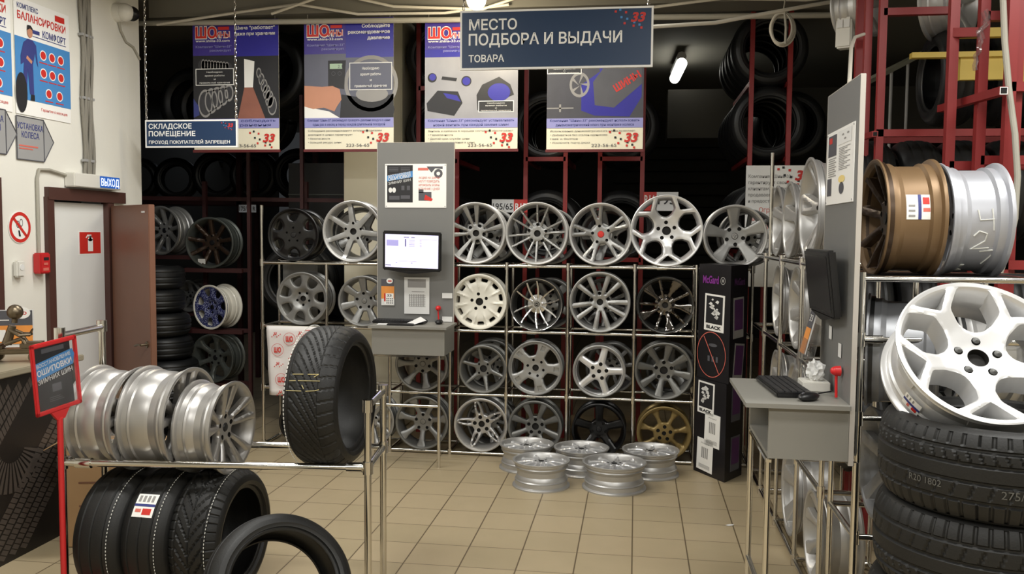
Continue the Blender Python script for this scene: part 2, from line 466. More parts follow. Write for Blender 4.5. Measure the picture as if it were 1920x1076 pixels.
design('ten_curved', spoke_windows([(81, [(.15, .07), (.9, .05)], 9), (49, [(.15, .07), (.9, .05)], -7), (6, [(.15, .07), (.9, .05)], 9), (-25, [(.15, .07), (.9, .05)], -7), (-64, [(.15, .07), (.9, .05)], 5),
       (-95, [(.15, .07), (.9, .05)], 9), (-137, [(.15, .07), (.9, .05)], 9), (-168, [(.15, .07), (.9, .05)], 9), (152, [(.15, .07), (.9, .05)], -7), (120, [(.15, .07), (.9, .05)], -7)], .2, .95, .03), D_CONC[:4]+[(.955, -.02), (.97, .012)], (.01, .006), lug=(0, .3, .05, 90), depth=.16, draft=.97, ro=1.002)
design('five_vee', spoke_windows(pairs([128.5, 58, -14, -85, -157], 14, [(.18, .075), (.4, .13), (.9, .165)]), .24, .925, .035), [(0, -.18), (.4, -.08), (.6, -.05), (.9, -.04), (.97, -.02)], (.06, .03), lug=(5, .3, .055, 94))
wide = [(.2, .13), (.5, .14), (.9, .36)]; nar = [(.2, .09), (.9, .1)]
design('ten_mixed', spoke_windows([(67, wide, -4), (103, nar, 0), (139, wide, -4), (176, nar, 0), (210, wide, -4), (250, nar, 0), (285, wide, -4), (318, nar, 0), (355, wide, -4), (389, nar, 0)], .24, .95, .03), D_CONC[:4]+[(.955, -.02), (.97, .012)], (.03, .02), lug=(5, .27, .05, 70), ro=1.0)
f7 = [(.3, .18), (.5, .16), (.72, .2), (.9, .34)]
design('seven_flared', spoke_windows(eq(7, 113, f7), .36, .92, soft=2), D_CONC, (.05, .03), lug=(5, .27, .06, 90))
design('seven_flared_turned', spoke_windows(eq(7, -79, f7), .36, .92, soft=2), D_CONC, (.05, .03), lug=(5, .27, .06, -90))
design('six_straight', spoke_windows(eq(6, 101, [(.25, .26), (.4, .16), (.9, .11)]), .34, .9, soft=2), D_CONC, (.05, .03), lug=(4, .26, .045, 45), bore=.15)
p3 = [69, -3, -77, -147, 140]
design('five_block', spoke_windows([(a, [(.3, .42), (.5, .34), (.7, .36), (.9, .5)], 0) for a in p3], .46, .88, soft=2), [(0, -.09), (.2, -.1), (.4, -.06), (.6, -.04), (.9, -.03), (.97, -.02)], (.05, .025), lug=(6, .3, .05, 45), bore=.12,
       pockets=[[pol(.68, a-7), pol(.87, a-5), pol(.87, a+5), pol(.68, a+7)] for a in p3])
design('five_thick', spoke_windows([(a, [(.25, .34), (.45, .26), (.9, .235)], 0) for a in (76, 1, -72, -140, 145)], .36, .88, .04, 1), [(0, -.06), (.2, -.03), (.5, -.03), (.85, -.05), (.97, -.02)], (.07, .035), lug=(5, .28, .075, 78), bore=.08)
design('eight_broad', spoke_windows(eq(8, 79, [(.3, .17), (.5, .18), (.9, .27)]), .38, .9, soft=2), D_CONC, (.05, .03), lug=(5, .28, .065, 90), bore=.14)
design('eight_broad_turned', spoke_windows(eq(8, 68, [(.3, .17), (.5, .17), (.9, .25)]), .38, .9, soft=2), D_CONC, (.05, .03), lug=(5, .26, .065, 90), bore=.13)
s2 = [102, 31, -42, -113, 173]
design('five_slotted', spoke_windows([(a, [(.25, .3), (.5, .29), (.8, .2), (.93, .1)], 0) for a in s2], .36, .93, soft=1)+[chaikin([pol(.36, a), pol(.5, a-7), pol(.7, a-4.6), pol(.9, a), pol(.7, a+4.6), pol(.5, a+7)], 2) for a in s2], D_CONC, (.05, .035), lug=(5, .26, .075, 102), bore=.12)
design('seven_round', spoke_windows(eq(7, 113, [(.3, .16), (.6, .13), (.9, .3)]), .4, .86, soft=2), [(0, -.04), (.3, -.05), (.6, -.08), (.84, -.09), (.9, -.02), (.97, -.01)], (.05, .03), lug=(5, .24, .07, 85), bore=.08)
design('ten_arched', spoke_windows(eq(10, 9, [(.2, .11), (.5, .1), (.9, .16)]), .27, .93, .03, 1), [(0, -.07), (.2, -.07), (.4, -.05), (.7, -.085), (.87, -.13), (.925, -.01), (.97, -.0)], (.03, .03), lug=(5, .2, .04, 90), bore=.1)
design('paired_ten', spoke_windows(pairs([90+a for a in st5], 13, [(.2, .1), (.5, .13), (.9, .2)]), .3, .92, .03), [(0, -.2), (.25, -.19), (.5, -.11), (.8, -.04), (.97, -.0)], (.06, .05), lug=(5, .24, .055, 90), bore=.1)
design('nine_thin', spoke_windows(eq(9, 90, [(.2, .13), (.9, .15)]), .32, .9, soft=1), D_CONC, (.04, .03), lug=(5, .26, .05, 90))
design('six_y', spoke_windows(eq(6, 80, [(.25, .2), (.5, .16), (.72, .2), (.9, .42)]), .36, .9, soft=2), D_CONC, (.05, .03), lug=(5, .27, .06, 90))
design('five_plain', spoke_windows([(90+a, [(.25, .28), (.5, .26), (.9, .3)], 0) for a in st5], .36, .9, soft=2), D_CONC, (.05, .03), lug=(5, .27, .06, 126))

def inside(px, py, poly):
    x, y = poly[:, 0], poly[:, 1]; x2, y2 = np.roll(x, -1), np.roll(y, -1)
    c = np.zeros(px.shape, bool)
    for i in range(len(x)):
        k = ((y[i] > py) != (y2[i] > py)) & (px < (x2[i]-x[i])*(py-y[i])/(y2[i]-y[i]+1e-12)+x[i])
        c ^= k
    return c
def segdist(px, py, poly):
    best = np.full(px.shape, 9.)
    for i in range(len(poly)):
        a, b = poly[i], poly[(i+1) % len(poly)]
        d = b-a; L = d@d+1e-12
        t = np.clip(((px-a[0])*d[0]+(py-a[1])*d[1])/L, 0, 1)
        best = np.minimum(best, np.hypot(px-a[0]-t*d[0], py-a[1]-t*d[1]))
    return best
_FM = {}
def face_mesh(key, fine=.04):
    if (key, fine) in _FM: return _FM[key, fine]
    D = DES[key]; ro = D['ro']
    holes = [np.array(h) for h in D['holes']]
    n, pcd, lr, la = D['lug']
    small = [np.array(circ(0, 0, D['bore'], 24))]+[np.array(circ(*pol(pcd, la+360*i/max(1, n)), lr, 12)) for i in range(n)]
    pk = [np.array(p) for p in D['pockets']]; pk2 = []
    for p in pk: c = p.mean(0); pk2.append(c+(p-c)*.9)
    outer = np.array(circ(0, 0, ro, 120))
    loops = [outer]+holes+small+pk+pk2
    V = []; E = []
    for lp in loops:
        b = len(V); V += [tuple(p) for p in lp]; E += [(b+i, b+(i+1) % len(lp)) for i in range(len(lp))]
    g = np.arange(-1, 1, fine); gx, gy = np.meshgrid(g, g); gx = gx.ravel()+.0013; gy = gy.ravel()+.0007
    gx[(np.round(gy/fine).astype(int) % 2) == 0] += fine/2
    keep = np.hypot(gx, gy) < ro-.02
    for h in holes+small: keep &= ~inside(gx, gy, h)
    gx, gy = gx[keep], gy[keep]
    for lp in loops[1:]:
        k = segdist(gx, gy, lp) > fine*.4; gx, gy = gx[k], gy[k]
    V += list(zip(gx.tolist(), gy.tolist()))
    r = delaunay_2d_cdt([Vector(p) for p in V], E, [], 1, 1e-5)
    P = np.array([tuple(v) for v in r[0]]); F = [f for f in r[2]]
    C = np.array([P[list(f)].mean(0) for f in F]); ok = np.hypot(C[:, 0], C[:, 1]) < ro
    for h in holes+small: ok &= ~inside(C[:, 0], C[:, 1], h)
    F = [f for f, k in zip(F, ok) if k]
    rr = np.hypot(P[:, 0], P[:, 1])
    dr = [a for a, b in D['dish']]; dz = [b for a, b in D['dish']]
    z = np.interp(rr, dr, dz)
    for k in (-.03, .03): z = z+np.interp(rr+k, dr, dz)
    z /= 3
    bw, bh = D['bev']; dist = np.full(len(P), 9.)
    for h in holes: dist = np.minimum(dist, segdist(P[:, 0], P[:, 1], h))
    z = z-bh*np.clip(1-dist/bw, 0, 1)**2
    for p in pk2: z = np.where(inside(P[:, 0], P[:, 1], p) | (segdist(P[:, 0], P[:, 1], p) < 1e-4), z-.06, z)
    if D['ridges']:
        nr, a0 = D['ridges']; th = np.degrees(np.arctan2(P[:, 1], P[:, 0]))-a0
        dd = np.abs((th+180/nr) % (360/nr)-180/nr)*PI/180*rr
        z = z+.05*np.clip(1-dd/.05, 0, 1)*np.clip((rr-.35)/.25, 0, 1)*np.clip((.93-rr)/.05, 0, 1)
    vs = [(float(p[0]), float(p[1]), float(h)) for p, h in zip(P, z)]; fs = [tuple(f) for f in F]; darkf = []
    used = {}
    for i, p in enumerate(P): used[(round(float(p[0]), 4), round(float(p[1]), 4))] = i
    # side walls of every opening, drawn back with draft
    for lp, dep, dr_ in [(h, D['depth'], D['draft']) for h in holes]+[(s, .1, .92) for s in small]+[(outer, .1, 1.0)]:
        c = lp.mean(0); idx = []
        for p in lp:
            i = used.get((round(float(p[0]), 4), round(float(p[1]), 4)))
            if i is None: i = int(np.argmin(np.hypot(P[:, 0]-p[0], P[:, 1]-p[1])))
            idx.append(i)
        b = len(vs)
        for q, kk in ((.5, dr_**.5), (1, dr_)):
            for p, i in zip(lp, idx):
                pp = c+(p-c)*kk; vs.append((float(pp[0]), float(pp[1]), float(z[i]-dep*q)))
        m_ = len(lp); f0 = len(fs)
        for i in range(m_):
            j = (i+1) % m_
            fs.append((idx[i], idx[j], b+j, b+i)); fs.append((b+i, b+j, b+m_+j, b+m_+i))
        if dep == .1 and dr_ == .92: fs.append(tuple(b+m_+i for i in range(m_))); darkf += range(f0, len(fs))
    me = bpy.data.meshes.new('spoked_face'); me.from_pydata(vs, [], fs)
    for k in darkf: me.polygons[k].material_index = 1
    me.validate()
    bm = bmesh.new(); bm.from_mesh(me); bmesh.ops.recalc_face_normals(bm, faces=bm.faces); bm.to_mesh(me); bm.free()
    me.shade_smooth(); me.set_sharp_from_angle(angle=R_(32))
    _FM[key, fine] = me
    return me
def barrel_mb(R, Wd, n=80):
    out = [(R, -.002), (R, -.009), (R-.006, -.013), (R-.016, -.017), (R-.019, -.036), (R-.0145, -.042), (R-.019, -.049), (R-.03, -.064), (R-.033, -.098), (R-.023, -.116), (R-.021, -Wd+.058), (R-.0145, -Wd+.051), (R-.019, -Wd+.044), (R-.017, -Wd+.019), (R-.006, -Wd+.014), (R, -Wd+.009), (R, -Wd)]
    inn = [(R-.006, -Wd), (R-.03, -Wd+.03), (R-.034, -.125), (R-.04, -.10), (R-.037, -.062), (R-.03, -.045), (R-.026, -.016), (R-.016, -.003), (R-.006, 0)]
    return MB().lathe(out+inn, n, closed=True)
FACING = {'front': (PI/2, 0, 0), 'left': (PI/2, 0, -PI/2), 'right': (PI/2, 0, PI/2), 'up': (0, 0, 0)}
_BM = {}
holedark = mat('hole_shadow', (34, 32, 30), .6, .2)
def wheel(key, R, Wd, loc, rot, fm, bm_, label, group=None, cap=None, fine=.045, n=80, capm=None):
    t = empty('alloy_wheel', loc, rot, label, 'wheel', group)
    kb = (round(R, 4), round(Wd, 3), bm_.name, n)
    if kb not in _BM:
        o = barrel_mb(R, Wd, n).build('barrel', bm_, t, 30); _BM[kb] = o.data
    else:
        o = bpy.data.objects.new('barrel', _BM[kb]); COL.objects.link(o); o.parent = t
    kf = (key, fine, fm.name)
    if kf not in _BM:
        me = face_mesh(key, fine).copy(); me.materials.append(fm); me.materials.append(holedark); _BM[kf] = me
    f = bpy.data.objects.new('spoked_face', _BM[kf]); COL.objects.link(f); f.parent = t; f.scale = (R*.99, R*.99, R)
    zc = DES[key]['dish'][0][1]*R; br = DES[key]['bore']*R
    hub = MB(); hub.lathe([(br*1.02, zc-.005), (br*1.5, zc-.03), (R*.36, zc-.035), (R*.37, zc-.06), (br*1.1, zc-.075)], 40)
    hub.build('hub', fm if cap != 'dark' else darkbarrel, t)
    if cap:
        cp = MB().lathe([(.0001, zc+.006), (br*.8, zc+.005), (br*1.02, zc-.002), (br*1.02, zc-.02)], 32).build('centre_cap', capm or blackpl, t)
        e = MB(); y = zc+.0075; q = br*.72
        def fl(pts): e.add([(a*q, b*q, y) for a, b in pts], [tuple(range(len(pts)))])
        def bar(x0, y0, x1, y1, w=.09):
            d = Vector((x1-x0, y1-y0)).normalized()*w; nn = Vector((-d.y, d.x))
            fl([(x0-nn.x, y0-nn.y), (x1-nn.x, y1-nn.y), (x1+nn.x, y1+nn.y), (x0+nn.x, y0+nn.y)])
        def rg():
            k = 28; vs = [(r*math.cos(2*PI*i/k)*q, r*math.sin(2*PI*i/k)*q, y) for r in (.85, 1.05) for i in range(k)]
            e.add(vs, [(i, (i+1) % k, k+(i+1) % k, k+i) for i in range(k)])
        if cap == 'vw':
            rg()
            for s in (-1, 1): bar(s*.34, .8, 0, .08); bar(s*.8, .36, s*.36, -.72); bar(s*.36, -.72, 0, .0)
        elif cap == 'h':
            for s in (-1, 1): bar(s*.34-.12, -.6, s*.42+.06, .62, .1)
            bar(-.35, 0, .4, .05, .1)
        elif cap == 'bolt':
            rg(); bar(-.95, -.16, .2, .16, .08); bar(-.2, -.16, .95, .16, .08)
        else: rg()
        if cap in ('vw', 'h', 'bolt'): e.build('emblem', machined, cp)
    return t

# ------------------------------------------------------------------ tyres
def tyre_meshes(R, rin, Wd, pattern=None, nseg=96, m_=25, crown=.03):
    """returns (tread mesh builder, sidewall mesh builder); axis = local z, centred"""
    tr = MB(); sh = R-.03
    xs = [-1+2*k/(m_-1) for k in range(m_)]
    vs = []
    for i in range(nseg):
        th = 2*PI*i/nseg
        for x in xs:
            r = R-crown*abs(x)**4-.004*x*x
            if pattern: r -= pattern(x, th)
            vs.append((r*math.cos(th), r*math.sin(th), x*Wd*.46))
    fs = [(i*m_+k, ((i+1) % nseg)*m_+k, ((i+1) % nseg)*m_+k+1, i*m_+k+1) for i in range(nseg) for k in range(m_-1)]
    tr.add(vs, fs)
    sw = MB(); re = R-crown-.004; hw = Wd/2
    for s in (-1, 1):
        p = [(re, s*Wd*.46), (re-.012, s*hw*.985), (re-(re-rin)*.35, s*hw), (re-(re-rin)*.42, s*(hw+.0015)), (re-(re-rin)*.46, s*hw), (rin+(re-rin)*.28, s*hw*.97), (rin+.014, s*hw*.86), (rin+.004, s*hw*.84), (rin, s*hw*.8)]
        inn = [(rin+.004, s*hw*.72), (rin+.03, s*hw*.86), (re-.04, s*hw*.9), (re-.022, s*hw*.6), (re-.018, 0)]
        sw.lathe(p+inn, nseg)
    return tr, sw
_TY = {}
def tyre(key, loc, rot, label, group=None, R=.32, rin=.22, Wd=.24, pattern=None, nseg=96, m_=25, mt=None, ms=None, name='tyre', cat='tyre', crown=.03):
    if key not in _TY:
        a, b = tyre_meshes(R, rin, Wd, pattern, nseg, m_, crown)
        oa = a.build('tread', mt or rubber2, None, 28); ob = b.build('sidewall', ms or rubber, None, 40)
        _TY[key] = (oa.data, ob.data); bpy.data.objects.remove(oa); bpy.data.objects.remove(ob)
    t = empty(name, loc, rot, label, cat, group)
    for nm, me in zip(('tread', 'sidewall'), _TY[key]):
        o = bpy.data.objects.new(nm, me); COL.objects.link(o); o.parent = t
    return t
def grooves(cs, w=.035, d=.008):
    return lambda x, th: d if any(abs(x-c) < w for c in cs) else 0
def pat_vee(n, d=.007):       # directional pattern
    def f(x, th):
        if abs(x) < .05 or abs(abs(x)-.62) < .035: return d
        u = (th*n/(2*PI)+abs(x)**.8*2.6) % 1
        if abs(x) > .66: u = (th*n*1.6/(2*PI)) % 1; return d*.8 if u < .16 else 0
        return d if u < .2 else 0
    return f
def pat_swoop(n, d=.0045):
    def f(x, th):
        if abs(x+.78) < .04: return d
        if abs(x-.42) < .025: return d*.7
        if x > .42:
            u = (th*n/(2*PI)+.5*x) % 1; return d*.8 if u < .2 else 0
        u = (th*n/(2*PI)-(x+1)**1.6*2.4) % 1
        return d if (u < .2 and x > -.72) else 0
    return f
def pat_touring(n, d=.008):
    def f(x, th):
        if min(abs(x+.55), abs(x+.12), abs(x-.32), abs(x-.66)) < .04: return d
        if x < -.6 or x > .72:
            return d*.8 if (th*n/(2*PI)) % 1 < .16 else 0
        if .36 < x < .62: return d*.7 if (th*n*1.2/(2*PI)+x*1.4) % 1 < .18 else 0
        if -.5 < x < -.16: return d*.6 if (th*n*.8/(2*PI)-x*.8) % 1 < .14 else 0
        return 0
    return f
# ------------------------------------------------------------------ the setting
def struct(name, mb, m, parent=None, smooth=0):
    o = mb.build(name, m, parent, smooth)
    if not parent: o['kind'] = 'structure'
    return o
struct('floor', MB().box((0, 6, -.05), (16, 20, .1)), floor_m)
struct('ceiling', MB().box((0, 6, 3.68), (16, 20, .1)), ceilm)
WX = -4.0
# left wall with door opening (Y 5.48-6.10, z 0-1.94)
mb = MB()
for y0, y1, z0, z1 in ((-3.2, 5.44, 0, 3.63), (6.14, 6.6, 0, 3.63), (5.44, 6.14, 1.97, 3.63)):
    mb.box((WX-.11, (y0+y1)/2, (z0+z1)/2), (.22, y1-y0, z1-z0))
struct('wall_left', mb, wallpaint)
struct('wall_rear', MB().box((0, -3.3, 1.8), (10, .2, 3.66)), wallpaint)
struct('wall_right', MB().box((4.1, 1.2, 1.8), (.2, 9, 3.66)), wallpaint)
struct('wall_back', MB().box((1, 15.2, 1.8), (14, .2, 3.66)), storew)
struct('wall_storage_left', MB().box((-6.6, 10.9, 1.8), (.2, 8.6, 3.66)), storew)
struct('wall_storage_right', MB().box((4.1, 10.4, 1.8), (.2, 9.4, 3.66)), storew)
struct('pillar', MB().box((-2.3, 7.62, 1.815), (.53, .45, 3.63), bev=.01), pillarm)
# corrugated shutter wall seen down the aisle
mb = MB()
for k in range(16): mb.box((.55, 14.95, .3+k*.2), (1.9, .06, .17), bev=.012)
o = mb.build('trim_1', storew); o['kind'] = 'structure'
a, b = at_y(254, 352, 13), at_y(322, 262, 13)
o = MB().box(((a.x+b.x)/2, 13.0, (a.z+b.z)/2), (b.x-a.x, .06, b.z-a.z)).build('glow_wall_patch', mat('wall_patch_glow', (176, 182, 204), .5, 0, .1, 2, emit=(176, 182, 208), estr=.32)); o['kind'] = 'structure'  # patch of store wall; its daylight is put in as emission, no window
for v in (284, 291, 297, 303):
    z = at_y(290, v, 12.9).z; MB().box((a.x+.7, 12.9, z), (1.9, .05, .022)).build('dark_bar', dark, o)  # dark bars across the glowing wall patch
for u in (303, 318, 340): MB().box((at_y(u, 290, 12.9).x, 12.88, 2.4), (.05, .05, 1.2)).build('dark_bar', dark, o)
o = empty('bright_panes', (0, 0, 0)); o['kind'] = 'structure'  # small glowing panes for the bright spots at far left
pane = mat('added_store_glow', (225, 235, 255), .3, emit=(225, 235, 255), estr=1.0)
for u, v, du, dv in ((276, 147, 5, 9), (288, 153, 5, 6), (322, 161, 4, 6), (335, 165, 4, 6), (355, 172, 5, 6), (297, 212, 5, 12), (309, 214, 4, 11), (320, 213, 2, 10)):
    p = at_y(u, v, 14.9); k = 14.9/FPX
    MB().box(p, (du*2*k, .04, dv*2*k)).build('bright_pane', pane, o, 0)
# beams and pipes under the ceiling
mb = MB().box((-1.2, 6.9, 3.56), (5.6, .3, .14)); o = mb.build('trim_2', ceilm); o['kind'] = 'structure'
mb = MB().box((1.9, 9.5, 3.0), (3.2, .5, .5)); o = mb.build('trim_3', storew); o['kind'] = 'structure'

# door
d = empty('door_1', (WX, 5.79, 0)); d['kind'] = 'structure'
fr = MB(); fr.box((.0, -.345, .985), (.06, .07, 1.97)); fr.box((.0, .345, .985), (.06, .07, 1.97)); fr.box((.0, .08, 1.995), (.07, .9, .085))
fr.build('door_frame', browndk, d)
MB().box((-.03, 0, .97), (.03, .63, 1.94)).build('inner_door', doorwhite, d)
leaf = empty('door_leaf', (.05, .345, 0), (0, 0, R_(-37))); leaf.parent = d
lw = .70
MB().box((lw/2, 0, .97), (lw, .045, 1.92), bev=.004).build('leaf_panel', brownwood, leaf)
h = MB(); h.cyl((lw-.06, -.022, .93), (lw-.06, -.03, .93), .024, n=16); h.cyl((lw-.06, -.03, .93), (lw-.06, -.07, .93), .009); h.tube([(lw-.06, -.07, .93), (lw-.1, -.072, .93), (lw-.17, -.068, .915)], .008)
h.build('handle', brass, leaf)
MB().box((lw-.09, -.024, 1.878), (.05, .006, .012)).build('door_plate', paper, leaf)
d = empty('door_2', (WX, 4.53, 0)); d['kind'] = 'structure'
mb = MB().box((.01, .37, 1.02), (.1, .09, 2.1)); mb.box((.01, 0, 2.05), (.1, .8, .1)); mb.build('door_frame', browndk, d)
MB().box((.0, -.05, 1.0), (.04, .75, 2.0)).build('door_leaf', brownwood, d)

# signs fixed on the left wall: local -y looks into the room
WR = (0, 0, PI/2)
def wallpt(y, z, off=.002): return (WX+off, y, z)
def sheet(name, w, h, m, loc, rot, label, cat, t=.004):
    root = empty(name, loc, rot, label, cat)
    MB().box((w/2, t/2, h/2), (w, t, h)).build('sheet', m, root, 0)
    return root
o = sheet('safety_sign', .27, .175, white, wallpt(5.83, 1.58), WR, 'white and red fire extinguisher sign on the white inner door', 'sign')
q = at_x(148, 478, WX-.014); o.location = (WX-.014, q.y, q.z)
MB().rect(.01, .008, .26, .167, -.001).build('red_field', red, o, 0)
mb = MB().rect(.105, .025, .165, .115, -.002); mb.disc(.135, .115, .03, -.002, 20, .016); mb.rect(.122, .115, .148, .14, -.002); mb.flat([(.122, .132), (.148, .132), (.148, .148), (.1, .148), (.078, .124), (.092, .124), (.104, .136)], -.002)
mb.build('extinguisher_symbol', white, o, 0)
o = empty('safety_sign', wallpt(5.17, 1.76), WR, 'round red and white no smoking sign on the left wall', 'sign')
MB().cyl((0, 0, 0), (0, -.003, 0), .105, n=40).build('disc', white, o, 0)
mb = MB().ring(0, 0, .078, .1, -.0045, 40); mb.add([(-.064, -.0045, .05), (-.05, -.0045, .064), (.064, -.0045, -.05), (.05, -.0045, -.064)], [(0, 1, 2, 3)])
mb.build('red_ring', red, o, 0)
mb = MB().flat([(-.012, -.06), (.006, -.06), (-.004, -.02), (-.018, -.02)], -.004); mb.ring(-.02, .02, .018, .024, -.004, 16, .6); mb.ring(.012, .03, .02, .026, -.004, 16, .6)
mb.build('cigarette_symbol', ink, o, 0)
o = empty('fire_alarm', wallpt(5.335, 1.52), WR, 'small red fire alarm box on the wall beside the door frame', 'alarm')
MB().box((0, -.03, 0), (.1, .06, .14), bev=.008).build('housing', redplastic, o)
mb = MB().rect(-.02, .02, .03, .04, -.0615); mb.build('window', ink, o, 0)
mb = MB().rect(-.02, -.012, .02, .004, -.0615); mb.rect(-.028, -.05, .028, -.03, -.0612); mb.build('lettering', redpale, o, 0)
o = empty('wall_socket', wallpt(5.13, 1.49), WR, 'small white socket box on the wall beside the alarm', 'socket')
MB().box((0, -.02, 0), (.075, .04, .11), bev=.01).build('housing', whiteplastic, o)
MB().cyl((0, -.04, .01), (0, -.043, .01), .02, n=16).build('face', paper, o)
o = empty('exit_light', wallpt(5.62, 2.055), WR, 'white box light with lit blue exit panel above the brown door', 'light')
MB().box((.29, -.04, .045), (.56, .08, .1), bev=.006).build('housing', whiteplastic, o)
MB().rect(.3, .004, .545, .088, -.082).build('lit_panel', exitblue, o, 0)
MB().text('ВЫХОД', .312, .018, .056, .222, y=-.0835, bold=.015).build('lettering', exitglow, o, 0)
o = empty('surveillance_camera', (WX+.0, 6.3, 3.42), WR, 'white dome camera high on the left wall', 'camera')
MB().cyl((0, 0, 0), (0, -.05, 0), .075, .07, 24).ball((.0, -.07, .0), .068, 10).build('housing', whiteplastic, o)
MB().ball((.045, -.1, -.0), .056, 10).build('dome', blackpl, o)
MB().tube([(0, -.02, -.07), (.03, -.015, -.13), (.1, -.012, -.2), (.2, -.012, -.22), (.29, -.012, -.3)], .008).build('cable', conduit, o)
# cable bundle down the wall
o = empty('cable_bundle', wallpt(5.88, 2.15), WR, 'bundle of grey cables running down the left wall to the exit light', 'cable')
mb = MB()
for k in range(6):
    mb.tube([(-.045+k*.018+.012*math.sin(q*.9+k*1.3), -.02-.008*(k % 2), q*.1) for q in range(0, 16)], .0115)
mb.build('cables', mat('cable_dark', (132, 128, 118), .5), o)
mb = MB()
for q in (.1, .55, 1.0, 1.38): mb.box((0, -.022, q), (.13, .03, .018))
mb.build('clip', greypaint, o)
o = empty('cable', wallpt(5.335, 1.59), WR, 'thin grey conduit from the alarm box up over the door frame', 'cable')
MB().tube([(0, -.012, 0), (0, -.012, .5), (.02, -.012, .56), (.12, -.012, .565), (.3, -.012, .54)], .011).build('conduit', conduit, o)

def arrow_sign(y0, z0, lines, label):
    o = empty('arrow_sign', wallpt(y0, z0), WR, label, 'sign')
    w, h, t = .26, .28, .1
    MB().prism([(0, 0), (w, 0), (w+t, h/2), (w, h), (0, h)], -.006).build('board', greypaint, o, 0)
    mb = MB()
    for a, b in (((0, 0), (w, 0)), ((w, 0), (w+t, h/2)), ((w+t, h/2), (w, h)), ((w, h), (0, h)), ((0, h), (0, 0)), ((w, 0), (w, h))): mb.tube([(a[0], -.007, a[1]), (b[0], -.007, b[1])], .0035, 6)
    mb.build('outline', inkdim, o, 0)
    mb = MB()
    for k, s in enumerate(lines): mb.text(s, w/2, .2-.055*k, .04, min(w*.96, len(s)*.028), y=-.0075, bold=.01, align='C')
    mb.build('lettering', bluetxt, o, 0)
    mb = MB().rect(.02, .085, .2, .095, -.0075); mb.rect(.02, .068, .15, .076, -.0075); mb.build('small_print', redpale, o, 0)
arrow_sign(5.158, 2.205, ('УСТАНОВКА', 'КОЛЕСА'), 'grey arrow sign pointing right under the blue wall poster')
arrow_sign(4.80, 2.225, ('РАЗБОРКА', 'РАБОТЫ'), 'grey arrow sign cut by the left picture edge')

def service_poster(y0, z0, label, head, person):
    w, h = .55, .75
    o = sheet('poster', w, h, white, wallpt(y0, z0, .006), WR, label, 'poster')
    MB().rect(.0, .1, w, .5, -.002).build('blue_field', skyblue, o, 0)
    MB().text(head[0], .03, .685, .032, .2, y=-.002, bold=.012).build('heading', bluetxt, o, 0)
    mb = MB().text(head[1], .03, .615, .05, .48, y=-.002, bold=.02); mb.rect(.4, .68, .5, .72, -.002); mb.text('Гарантия 6 месяцев', .24, .045, .02, .27, y=-.002); mb.build('red_lettering', red, o, 0)
    mb = MB().text('КОМФОРТ', .27, .54, .045, .24, y=-.002, bold=.02); mb.rect(.17, .545, .24, .57, -.002); mb.rect(.17, .525, .51, .53, -.002); mb.build('blue_lettering', bluetxt, o, 0)
    mb = MB(); m2 = MB()
    for x, z in ((.27, .42), (.36, .42), (.45, .42), (.27, .3), (.36, .3), (.45, .3), (.32, .17), (.43, .17)):
        mb.disc(x, z, .034, -.0025); m2.disc(x, z, .027, -.003); m2.rect(x-.04, z-.055, x+.04, z-.048, -.003)
    mb.build('white_buttons', white, o, 0); m2.build('red_buttons', red, o, 0)
    if person:   # a printed mechanic in overalls with a tyre
        mb = MB().flat([(.06, .14), (.1, .14), (.115, .3), (.13, .14), (.17, .14), (.165, .34), (.19, .42), (.2, .36), (.215, .33), (.2, .47), (.165, .5), (.12, .5), (.08, .47), (.05, .38), (.05, .32), (.08, .34)], -.004)
        mb.build('printed_overalls', bluetxt, o, 0)
        mb = MB().disc(.143, .545, .026, -.004, 16, .035); mb.flat([(.1, .37), (.15, .34), (.16, .36), (.11, .39)], -.0045); mb.build('printed_skin', skin, o, 0)
        mb = MB().flat([(.115, .555), (.12, .59), (.15, .592), (.17, .575), (.17, .56), (.145, .572)], -.0048); mb.disc(.05, .14, .055, -.0045, 24, .13); mb.flat([(.135, .1), (.175, .1), (.175, .14), (.14, .14)], -.0045)
        mb.build('printed_hair_tyre_shoes', ink, o, 0)
service_poster(5.163, 2.5, 'blue and white poster with a printed mechanic in overalls on the left wall', ('КОМПЛЕКС', 'БАЛАНСИРОВКИ'), True)
service_poster(4.58, 2.5, 'blue and white poster cut by the left picture edge', ('КОМПЛЕКС', 'БАЛАНСИРОВКИ'), False)

